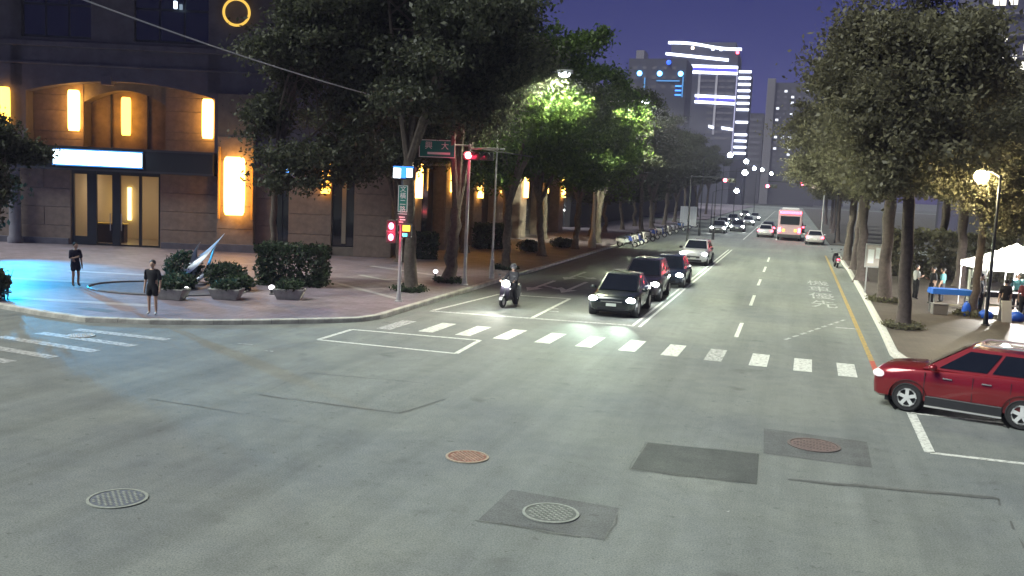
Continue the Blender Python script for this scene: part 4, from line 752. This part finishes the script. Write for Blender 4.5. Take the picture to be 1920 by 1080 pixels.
q.build('red_figure', glow('ped_red', (1, .12, .2), 14), ph, smooth=True); part('signal_visor', DKG, ph, (-.5, -.16, -.36, -.2, 3.06, 3.09), (-.5, -.16, -.36, -.2, 2.66, 2.68)); part('signal_bracket', GALV, t, (-.14, 0, -.03, .03, 2.6, 2.66), (-.14, 0, -.03, .03, 2.9, 2.96))
sh = part('side_signal', DKG, t, (.06, .42, -.16, .12, 2.45, 2.98), bevel=.03); part('amber_digits', glow('amber_lens', (1, .45, .03), 5), sh, (.1, .38, -.172, -.161, 2.7, 2.92), bevel=.02); part('cyan_lens', glow('cyan_lens', (.1, .8, 1), 3), sh, (.1, .28, -.172, -.161, 2.5, 2.62), bevel=.02)
lamp('signal_glow', 'POINT', (-.33, -.5, 2.65), 12, (1, .06, .12), t, None, .15)

t = thing('traffic_light', 'tall grey post with horizontal red traffic light and green street name sign', 'traffic light', (-13.9, 39.7, .14), R(6))
pole(t, 6.3, .085, .065)
q = MB(); q.tube([(0, 0, 6.1), (.6, -.1, 6.15), (1.6, -.1, 6.15)], .045, 8); q.tube([(0, 0, 6.25), (-1.2, -.08, 6.25), (-2.3, -.08, 6.3)], .035, 8); q.build('arm', GALV, t)
hd = part('signal_head', DKG, t, (-.25, 1.15, -.3, -.08, 5.62, 6.0), bevel=.05)
for k, x in enumerate((0, .42, .84)):
    q = MB(); M = Matrix.Translation((x+.02, -.31, 5.81)) @ Matrix.Rotation(R(90), 4, 'X'); q.lathe([(.15, -.01), (.15, .02), (.11, .05), (.04, .065)], 20, M=M); q.build('signal_lens', glow('red_lens', (1, .1, .1), 30) if k == 0 else mat('lens_dark', (.03, .03, .02), .3), hd, smooth=True)
    q = MB(); q.loft([[Vector((x+.02+.17*math.cos(a), y, 5.81+.17*math.sin(a))) for a in [math.pi*j/8 for j in range(9)]] for y in (-.3, -.52)], close=False, cap=False); q.build('visor', DKG, hd)
ss_ = part('street_sign', SGREEN, t, (-2.3, -.62, -.16, -.13, 5.66, 6.45), bevel=.01); part('sign_border', SWHITE, ss_, (-2.29, -.63, -.166, -.161, 6.41, 6.44), (-2.29, -.63, -.166, -.161, 5.67, 5.7), (-2.29, -2.26, -.166, -.161, 5.7, 6.41), (-.66, -.63, -.166, -.161, 5.7, 6.41)); part('sign_subtitle', SWHITE, ss_, (-1.9, -.85, -.168, -.162, 5.8, 5.9))
flat_text('興', .36, ss_, (-1.85, -.168, 6.17)); flat_text('大', .36, ss_, (-1.1, -.168, 6.17))
lamp('signal_glow', 'POINT', (.1, -.62, 5.75), 14, (1, .03, .1), t, None, .2)

CREAM = mat('cream_paint', (.5, .45, .4), .6, var=.1); LEDW = glow('led_head', (.8, .92, 1), 30); LEDWARM = glow('sodium_head', (1, .85, .5), 60)
def street_lamp(label, loc, rz, h, arm, m, em, power, col, group='street lamps', r=.1, spot=150):
    t = thing('street_lamp', label, 'street lamp', loc, rz, group)
    q = MB(); q.lathe([(r*2.4, 0), (r*2.3, .5), (r*1.3, 1.1), (r, 1.3), (r*.65, h-.6), (r*.6, h)], 14); q.build('pole', m, t, smooth=True)
    q = MB(); q.tube([(0, 0, h-.05), (arm*.3, 0, h+.25), (arm*.75, 0, h+.38), (arm, 0, h+.36)], [r*.55, r*.45, r*.4, r*.35], 8); q.build('arm', m, t, smooth=True)
    q = MB(); q.loft([[Vector((arm-.1+x, y*wd, h+.36+z)) for y, z in ((-1, 0), (-.7, .1), (.7, .1), (1, 0), (.8, -.05), (-.8, -.05))] for x, wd in ((0, .06), (.15, .14), (.6, .15), (.75, .08))]); hd = q.build('lamp_head', GALV, t, smooth=True)
    q = MB(); q.ball((arm+.25, 0, h+.26), .28, .2, .14 if power else .26); q.build('lens', em, hd, smooth=True)
    if power: lamp('light', 'SPOT', (arm+.25, 0, h+.18), power, col, t, (arm+.25, .001, 0), .12, spot, .3)
    return t
street_lamp('slim street lamp rising behind the traffic light into the tree crowns', (-13.8, 43.4, .14), 0, 9.6, 2.9, GALV, LEDW, 9500, (.95, 1, .68), r=.055, spot=178)
street_lamp('cream street lamp post with flared base beyond the lit tree', (-14.5, 70.8, .14), 0, 10.9, 3.2, CREAM, LEDW, 24000, (.95, 1, .7), r=.13, spot=178)
t = thing('street_lamp', 'warm glaring street lamp among the trees at the right', 'street lamp', (7.6, 39.9, .14), R(172), 'street lamps')
pole(t, 5.8, .07, .05, BRONZE); q = MB(); q.tube([(0, 0, 5.75), (.3, 0, 5.95), (.6, 0, 5.95)], .04, 8); q.build('arm', GALV, t); q = MB(); q.lathe([(.05, .2), (.12, .18), (.15, .12)], 16, M=Matrix.Translation((.65, 0, 5.84))); q.build('lamp_shade', GALV, t, smooth=True); q = MB(); q.ball((.65, 0, 5.75), .27); q.build('lamp_globe', LEDWARM, t, smooth=True)
lamp('light', 'POINT', (.65, -.1, 5.5), 200, (1, .82, .45), t, None, .2)
for k, (x, y, h, s) in enumerate([(-6.74, 105.2, 9, 1), (-5.87, 123.7, 9, 1), (-6.03, 154.6, 9, 1), (-5.02, 162.5, 9, 1), (-4.06, 187.4, 9, 1), (-4.68, 98, 7, 1), (-6.33, 115.1, 5.2, 1)]):
    side = -1; street_lamp(['nearest and brightest of the far white street lamps', 'second of the far white street lamps', 'third of the far white street lamps', 'fourth of the far white street lamps', 'most distant white street lamp of the row', 'low white street lamp at the far crossing', 'lowest white lamp, below the far row'][k], (x-2.8, y, .0), 0, h-.3, 2.5, BRONZE, glow('led_far', (.72, .85, 1), 120), 0, (1, 1, 1), 'far street lamps', .06)
# far signals on mast arms over the next crossing
for k, (x, px, y, z) in enumerate([(-6.2, -9.4, 91.5, 6.03), (-2.55, 4.6, 103, 5.75), (.95, 4.6, 103, 6.15)]):
    t = thing('traffic_light', ['leftmost red signal at the far crossing', 'middle red signal at the far crossing', 'rightmost red signal at the far crossing'][k], 'traffic light', (px, y, 0), 0, 'far red traffic lights'); pole(t, z+.3+.25*(k == 1), .09, .07, BRONZE)
    d = x-px; q = MB(); q.tube([(0, 0, z+.2+.25*(k == 1)), (d, 0, z+.28+.25*(k == 1))], .05, 8); q.build('arm', BRONZE, t); hd = part('signal_head', DKG, t, (d-.2, d+1.0, -.12, .12, z-.2, z+.2), bevel=.04)
    q = MB(); q.ball((d, -.13, z), .16, .05, .16); q.build('red_lens', glow('red_far', (1, .06, .12), 60), hd, smooth=True); q = MB(); q.ball((d+.4, -.13, z), .13, .03, .13); q.build('dark_lens', mat('lens_dark', (.03, .03, .02), .3), hd, smooth=True); q = MB(); q.ball((d+.8, -.13, z), .13, .03, .13); q.build('dark_lens', mat('lens_dark', (.03, .03, .02), .3), hd, smooth=True)
t = thing('lit_signboard', 'pale lit direction board right of the rightmost far signal', 'sign', (3.2, 102.5, 0)); pole(t, 6.3, .08, .06); part('board', glow('board_warm', (1, .8, .6), .9), t, (-1.3, 1.2, -.1, -.05, 5.7, 6.2), bevel=.02)
# cables
def cable(label, a, b, sag, r, m, extra=None):
    a, b = Vector(a), Vector(b); pts = [a.lerp(b, s/24)-Vector((0, 0, sag*4*(s/24)*(1-s/24))) for s in range(25)]; q = MB(); q.tube(pts, r, 6); o = q.build('overhead_cable', m, smooth=True); return tag(o, label, 'cable', 'overhead cables')
cable('pale overhead cable sloping from the top left into the trees', (-21.2, 15, 10.6), (-15.6, 41, 7.9), .5, .022, mat('cable_pale', (.4, .4, .42), .5))
cable('dark overhead cable running along the street in front of the lit trees', (-13.3, 39.7, 6.25), (-13.3, 93.4, 6.45), .06, .035, mat('cable_dark', (.012, .012, .012), .6))

# small lamps in the pavement
for k, (x, y) in enumerate([(-21.05, 29.25), (-18.9, 31.6), (-16.2, 42.0), (-18.9, 66.5)]):
    t = thing('ground_lamp', ['small white ground lamp beside the planter at the sculpture bed', 'small white ground lamp near the hedge', 'small white ground lamp by the forked tree', 'small white ground lamp far up the left pavement'][k], 'lamp', (x, y, .14), 0, 'ground lamps')
    q = MB(); q.lathe([(.09, 0), (.09, .03), (.05, .05), (.05, .22)], 12); q.build('base', DKG, t); q = MB(); q.ball((0, 0, .28), .11, .11, .09); q.build('globe', glow('ground_globe', (.95, .95, 1), 9), t, smooth=True)
# notice board
t = thing('notice_board', 'pale notice board on two legs beside the second right tree', 'notice board', (4.2, 50.0, .14), R(6)); part('board', mat('board_face', (.42, .38, .35), .7, var=.15, scale=4), t, (-.42, .42, -.05, 0, 1.35, 2.42), bevel=.01); part('board_frame', GALV, t, (-.46, .46, -.07, .02, 2.42, 2.48), (-.46, .46, -.07, .02, 1.29, 1.35), (-.46, -.42, -.07, .02, 1.35, 2.42), (.42, .46, -.07, .02, 1.35, 2.42))
part('leg', GALV, t, (-.36, -.3, -.04, 0, 0, 1.3)); part('leg', GALV, t, (.3, .36, -.04, 0, 0, 1.3)); part('paper', SWHITE, t, (-.34, -.05, -.054, -.051, 1.5, 2.2)); part('paper', SWHITE, t, (.03, .34, -.054, -.051, 1.75, 2.3))
for k, (x, y, h) in enumerate([(4.75, 52.5, 3.0), (5.3, 57.5, 2.9)]):
    t = thing('banner', ['narrow white hanging banner behind the notice board', 'white banner beyond the second right tree'][k], 'banner', (x, y, .14), 0, 'white banners'); pole(t, h+.3, .035, .03); q = MB(); q.loft([[Vector((.04, -.01, z)), Vector((.06+wd, -.01+.04*math.sin(z*5), z)), Vector((.06+wd, .0+.04*math.sin(z*5), z)), Vector((.04, 0, z))] for z, wd in ((h-1.1, .34), (h-.7, .32), (h-.3, .22), (h, .08))]); q.build('cloth', mat('banner_cloth', (.7, .68, .66), .8), t)
# market
t = thing('market_tent', 'white pop-up market tent with sagging roof at the right edge', 'tent', (9.75, 46.3, .14), R(8)); W_ = leaf_mat('tent_cloth', (.72, .75, .7), (.78, .8, .76))
q = MB(); n = 8; ridge = []; e = 1.75
G_ = [[Vector((x*e/n, y*e/n, 2.1+.95*(1-max(abs(x), abs(y))/n)**1.25)) for x in range(-n, n+1)] for y in range(-n, n+1)]; q.loft(G_, close=False, cap=False); q.build('roof', W_, t, smooth=False)
q = MB(); V_ = [(sx*e, sy*e) for sx, sy in ((-1, -1), (1, -1), (1, 1), (-1, 1), (-1, -1))]
for a, b in zip(V_, V_[1:]): q.add([(*a, 2.1), (*b, 2.1), (*b, 1.84), (*a, 1.84)], [(0, 1, 2, 3)])
q.build('valance', W_, t)
for sx in (-1, 1):
    for sy in (-1, 1): q = MB(); q.tube([(sx*1.7, sy*1.7, 0), (sx*1.7, sy*1.7, 2.1)], .025, 8); q.build('leg', mat('tent_leg', (.7, .7, .7), .4, .5), t)
lamp('tent_bulb', 'POINT', (0, 0, 1.9), 420, (1, .97, .9), t, None, .15)
t = thing('market_tent', 'second white market tent behind the first', 'tent', (12.2, 50.5, .14), R(-5)); q = MB(); q.loft(G_, close=False, cap=False); q.build('roof', W_, t)
for sx in (-1, 1):
    for sy in (-1, 1): q = MB(); q.tube([(sx*1.7, sy*1.7, 0), (sx*1.7, sy*1.7, 2.1)], .025, 8); q.build('leg', mat('tent_leg', (.7, .7, .7), .4, .5), t)
lamp('tent_bulb', 'POINT', (0, 0, 1.9), 420, (1, .97, .9), t, None, .15)
t = thing('market_shelf', 'white shelving rack beside the tent pole', 'shelf', (8.35, 46.0, .14), R(5))
for z in (.6, 1.0, 1.4): part('shelf_board', W_, t, (-.45, .45, -.2, .2, z, z+.04))
for x in (-.43, .43): part('shelf_post', W_, t, (x-.02, x+.02, -.19, .19, 0, 1.75))
BLUEC = mat('blue_cloth', (.01, .12, .55), .8); BLUEB = mat('blue_plastic', (.015, .1, .6), .4)
def table(label, loc, rz, w2, d2, h, cl, low=True):
    t = thing('market_table', label, 'table', loc, rz, 'market tables'); q = MB(); n = 12; dr = []
    part('tabletop', mat('table_board', (.3, .28, .26), .7), t, (-w2, w2, -d2, d2, h-.04, h)); 
    for sx in (-1, 1):
        for sy in (-1, 1): part('leg', GALV, t, (sx*(w2-.08)-.02, sx*(w2-.08)+.02, sy*(d2-.08)-.02, sy*(d2-.08)+.02, 0, h-.04))
    rings = [[Vector((math.copysign(min(abs(math.cos(a))*1.45, 1), math.cos(a))*w2*(f+fl*.02*math.sin(9*a)), math.copysign(min(abs(math.sin(a))*1.45, 1), math.sin(a))*d2*(f+fl*.04*math.sin(9*a)), z)) for a in [2*math.pi*j/40 for j in range(40)]] for z, f, fl in ((h+.006, .0, 0), (h+.006, 1.01, 0), (h-.05, 1.03, .5), (h-.22, 1.05, 1))]
    q.loft(rings, cap=False); q.build('cloth', cl, t, smooth=True); part('crossbar', mat('pale_bar', (.5, .5, .42), .7), t, (-w2, w2, -d2-.01, -d2+.03, .36, .44)); return t
table('market table with a bright blue cloth left of the big tree', (6.75, 43.2, .14), R(8), .78, .36, 1.05, BLUEC); table('dark market table in front of the white tent', (9.2, 44.6, .14), R(6), .9, .35, .95, mat('dark_cloth', (.03, .03, .04), .9))
def sack(label, loc, r, h, m, cat='bag'):
    q = MB(); q.loft([[Vector((r*f*(1+.12*math.sin(3*a+h))*math.cos(a), r*.8*f*math.sin(a), z*h)) for a in [2*math.pi*j/18 for j in range(18)]] for z, f in ((0, .85), (.25, 1.05), (.6, .95), (.85, .6), (.93, .25), (1, .32))]); o = q.build('plastic_bag', m, loc=loc, smooth=True); return tag(o, label, cat, 'blue bags at the market')
sack('bright blue plastic bag hanging low at the table end', (7.35, 42.7, .15), .17, .62, BLUEB); sack('blue plastic bag on the ground left of the signboard', (8.05, 42.4, .15), .27, .36, BLUEB); sack('blue plastic bag on the ground right of the signboard', (9.15, 42.2, .15), .3, .4, BLUEB)
t = thing('sandwich_board', 'plain white folding signboard standing in front of the tent', 'signboard', (8.62, 41.7, .14), R(14)); 
for s in (-1, 1):
    q = MB(); q.loft([[Vector((-.2, y-.012, z)), Vector((.2, y-.012, z)), Vector((.2, y+.012, z)), Vector((-.2, y+.012, z))] for y, z in ((s*.2, 0), (0.013*s, .85))]); q.build('panel', mat('board_white', (.6, .6, .58), .6), t)
t = thing('crate', 'grey crate under the blue-topped table', 'crate', (6.3, 42.6, .14), R(8)); part('box', mat('crate_grey', (.14, .13, .13), .8), t, (-.3, .3, -.2, .2, 0, .42), bevel=.02); part('lid', mat('crate_lid', (.2, .19, .2), .7), t, (-.32, .32, -.22, .22, .42, .46), bevel=.01)
t = thing('goods_box', 'white goods box with printed side on the market shelf', 'box', (8.35, 46.0, 1.58), R(5)); part('carton', SWHITE, t, (-.3, .2, -.15, .15, 0, .3), bevel=.01); part('print', DKG, t, (-.15, .05, -.154, -.151, .08, .22))

# ------------------------------------------------------------------ far buildings
TWD = mat('tower_wall', (.03, .03, .05), .7, var=.2, scale=.1); TWL = mat('tower_frame', (.16, .15, .18), .7); STRIP = glow('led_strip', (.72, .8, 1), 5); BLST = glow('led_blue', (.05, .25, 1), 3); DIMW = glow('dim_window', (.5, .48, .62), .12)
tw = thing('led_tower', 'high-rise outlined with bands of white-blue light strips', 'tower', (-40, 420, 0))
part('block', TWD, tw, (-15, 13.2, 0, 30, 0, 66), (13.2, 18.8, 4, 30, 0, 58)); part('crown_block', TWD, tw, (-16, 12, 4, 30, 66, 70))
for z0, a, b in ((68.6, -16.8, 14.6), (63.9, -17.6, 9.4), (58.8, -10.4, 13.6), (56.2, -9.6, 13.6), (46, -3.8, 13.4), (43.4, -3.8, 13.4), (33.0, 2.9, 5), (32.4, 8.5, 13.2)):
    q = MB(); q.loft([[Vector((a+(b-a)*s, y, z+(-2.6*s if z0 > 60 else -.6*s)+(.5*math.sin(s*6) if z0 > 66 else 0))) for y, z in ((-1.2, z0), (-1.2, z0+1.05), (-.02, z0+1.05), (-.02, z0))] for s in [i/12 for i in range(13)]]); q.build('light_strip', STRIP, tw)
for k, z in enumerate((57, 54.3, 51.6, 48.9, 46.2, 43.5, 40.8, 35.4, 30, 27.3, 24.6, 22)): part('light_strip', STRIP, tw, (14.0, 19.2, 2.6, 3.95, z, z+.9))
for z_ in (57.0, 44.4): part('blue_panel', glow('strip_glow_blue', (.12, .1, 1), .9), tw, (-8.5 if z_ > 50 else -3.6, 13.2, -.3, -.02, z_, z_+1.6))  # glowing panels added for the blue glow between paired strips
part('light_mast', glow('led_mast', (.6, .6, .9), .8), tw, (13.25, 13.7, -.9, -.05, 22, 58))
for k, x in enumerate((-2.9, 4.5)): part('pilaster', mat('tower_pale', (.4, .38, .42), .7), tw, (x, x+.9, -.6, -.03, 30 if k else 45, 56))
for k in range(9):
    z = 52.5-k*2.7 if k < 3 else 41.5-(k-3)*2.7
    for j, (a, b) in enumerate(((-2, 1), (1.6, 4.3), (5.6, 8.6), (9.2, 12.6))):
        if z > 44 or a > 1.3: part('window', DIMW, tw, (a, b, -.12, -.02, z, z+1.1))
for k, (x, z, mm) in enumerate([(13, 64.5, glow('red_beacon', (1, .1, .15), 8)), (-6.2, 66.4, glow('warm_dot', (1, .8, .6), 5)), (2.5, 66, STRIP), (6, 65.8, STRIP)]): part('beacon' if not k else 'roof_lamp', mm, tw, (x-.6, x+.6, -1.0, -.04, z, z+1))
lw = thing('blue_lit_block', 'lower dark block with three blue lamps left of the bright tower', 'building', (-47, 330, 0)); part('block', TWD, lw, (-11, 9, 0, 20, 0, 50)); part('roof_house', TWL, lw, (-8.8, -6, 1, 10, 50, 53)); 
for x in (-7, 0, 7.2): q = MB(); q.ball((x, -.5, 44.9), .9, .5, .9); q.build('blue_lamp', glow('blue_dot', (.12, .5, 1), 9), lw, smooth=True)
q = MB(); q.ball((2.9, -.5, 48.7), .8, .5, .8); q.build('blue_lamp', glow('deep_blue', (.02, .1, 1), 3), lw, smooth=True)
part('light_strip', glow('strip_cyan', (.1, .4, .9), .9), lw, (-1, 7, -.3, -.02, 42.3, 42.7), (7.9, 8.3, -.3, -.02, 37, 44), (-5.3, -4.9, -.3, -.02, 39, 43.5))
for z in (37.5, 39, 40.5): part('light_strip', BLST, lw, (5.6, 7.7, -.3, -.02, z, z+.5))
for i in range(5):
    for j in range(3): part('window', DIMW, lw, (-9.5+i*3.4, -8+i*3.4, -.1, -.02, 46.3-j*3.2, 47.4-j*3.2))
dt = thing('dim_tower', 'dim grey tower with a pale vertical shaft behind the far lamps', 'tower', (-4, 520, 0)); part('block', mat('dim_wall', (.03, .028, .035), .8), dt, (-9.5, 15, 0, 25, 0, 64)); part('shaft', mat('dim_shaft', (.12, .11, .12), .8), dt, (-12.8, -8.6, -1.5, 5, 0, 66), bevel=.2); part('side_block', mat('dim_wall', (.03, .028, .035), .8), dt, (-22, -13.5, 2, 25, 0, 48))
rr = random.Random(5)
for i in range(6):
    for j in range(14):
        b = rr.random(); part('window', glow('win_bright', (.85, .9, 1), 1.6) if b > .86 else DIMW, dt, (-7.5+i*3.6, -6+i*3.6, -.12, -.02, 20+j*3, 21.2+j*3))
for j in range(9): part('window', DIMW, dt, (-21, -14.5, 1.85, 1.98, 20+j*3, 21.3+j*3))
rt = thing('apartment_tower', 'apartment tower with scattered white-lit windows at the top right corner', 'tower', (33, 160, 0)); part('block', mat('apt_wall', (.06, .056, .1), .8, var=.15, scale=.4), rt, (-8, 20, 0, 20, 0, 60))
for (x0, x1, z0, z1) in [(-6, -4.2, 34.9, 36.2), (-3.8, -2.6, 35, 36), (-4.6, -3.5, 29.6, 30.3), (-5.1, -3.6, 26.9, 28), (-2.6, -2, 26.8, 27.6), (-.9, 4, 30.6, 31.3), (-1.2, 4, 27.6, 29.2), (-1.4, .3, 25.4, 26.6), (.6, 4, 25.4, 26.6), (-1.4, 4, 24.3, 25), (-1.4, .2, 22, 22.6)]:
    wn = part('window', glow('apt_window', (1, .95, .82), 1.9), rt, (x0, x1, -.1, -.02, z0, z1)); part('window_frame', TWD, wn, ((x0+x1)/2-.06, (x0+x1)/2+.06, -.14, -.101, z0, z1))
for i in range(8):
    for j in range(6): part('window', GLASSD, rt, (-7.3+i*1.6, -6.2+i*1.6, -.015, -.005, 12+j*2, 13.2+j*2))
part('ledge', TWL, rt, *[(-8.2, 20.2, -.5, -.2, z, z+.25) for z in (24, 27.2, 30.4, 33.6, 36.8)])
# dark blocks closing the street beyond the far crossing
for k, (x0, x1, y0, y1, h, lb) in enumerate([(-60, -24, 104, 150, 8, 'dark low block behind the far left trees'), (-62, -25, 154, 260, 10, 'dark long block farther up the left side'), (26, 62, 104, 190, 15, 'dark block behind the right trees beyond the crossing'), (24, 60, 62, 80, 9, 'dark pavilion deep behind the park trees'), (-30, 30, 600, 640, 30, 'low dark block closing the street in the distance')]):
    t = thing('dark_block', lb, 'building', ((x0+x1)/2, (y0+y1)/2, 0)); a, b = (x1-x0)/2, (y1-y0)/2
    part('block', mat('block_wall', (.03, .028, .034), .85, var=.2, scale=.3), t, (-a, a, -b, b, 0, h)); part('parapet', TWL, t, (-a-.2, a+.2, -b-.2, b+.2, h, h+.5))
    n = int(a/1.6)
    for i in range(min(n, 12)):
        for j in range(int(h/3.4)): part('window', DIMW if (i*7+j*5+k) % 6 == 0 else GLASSD, t, (-a+1+i*3, -a+2.6+i*3, -b-.06, -b-.01, 1.2+j*3.3, 3+j*3.3))
t = thing('hoarding', 'white ribbed hoarding panel at the left kerb beyond the far crossing', 'hoarding', (-13.2, 128, .1), R(12)); part('panel', mat('hoarding_white', (.7, .7, .72), .7), t, (-1.1, 1.1, -.04, .04, .1, 2.7))
for k in range(7): part('rib', SWHITE, t, (-1.05+k*.33, -.97+k*.33, -.09, -.042, .1, 2.7))
for x in (-.9, .9): part('foot', GALV, t, (x-.05, x+.05, -.5, .5, 0, .1))
for k, (x, y, a, b) in enumerate([(-14.6, 22.6, .5, .08), (-13.4, 22.0, .3, .1), (-3.2, 27.2, .3, .06), (-.6, 14.1, .05, .12), (1.9, 36.5, .9, .3), (-8.9, 35.2, .5, .2), (-8.6, 34.4, .4, .2)]): sheet('paint_fleck', [(x, y), (x+a, y+.03), (x+a*.9, y+b), (x+.05, y+b*.8)], PAINTW)
# ------------------------------------------------------------------ haze volume, added to lift the dark tones
hz = bpy.data.materials.new('lifting_haze'); hz.use_nodes = True; t_ = hz.node_tree; t_.nodes.remove(t_.nodes['Principled BSDF']); pvn = t_.nodes.new('ShaderNodeVolumePrincipled')
pvn.inputs['Color'].default_value = (.72, .7, 1, 1); pvn.inputs['Density'].default_value = .00034; pvn.inputs['Anisotropy'].default_value = 0
t_.links.new(pvn.outputs[0], t_.nodes['Material Output'].inputs['Volume'])
q = MB(); q.box(-170, 170, -70, 660, -1.3, 76); hzo = stuff(q.build('haze', hz)); tag(hzo, 'thin pale haze added over the whole street to lift its dark tones', 'haze')
SC.cycles.volume_bounces = 0; SC.cycles.volume_step_rate = 4
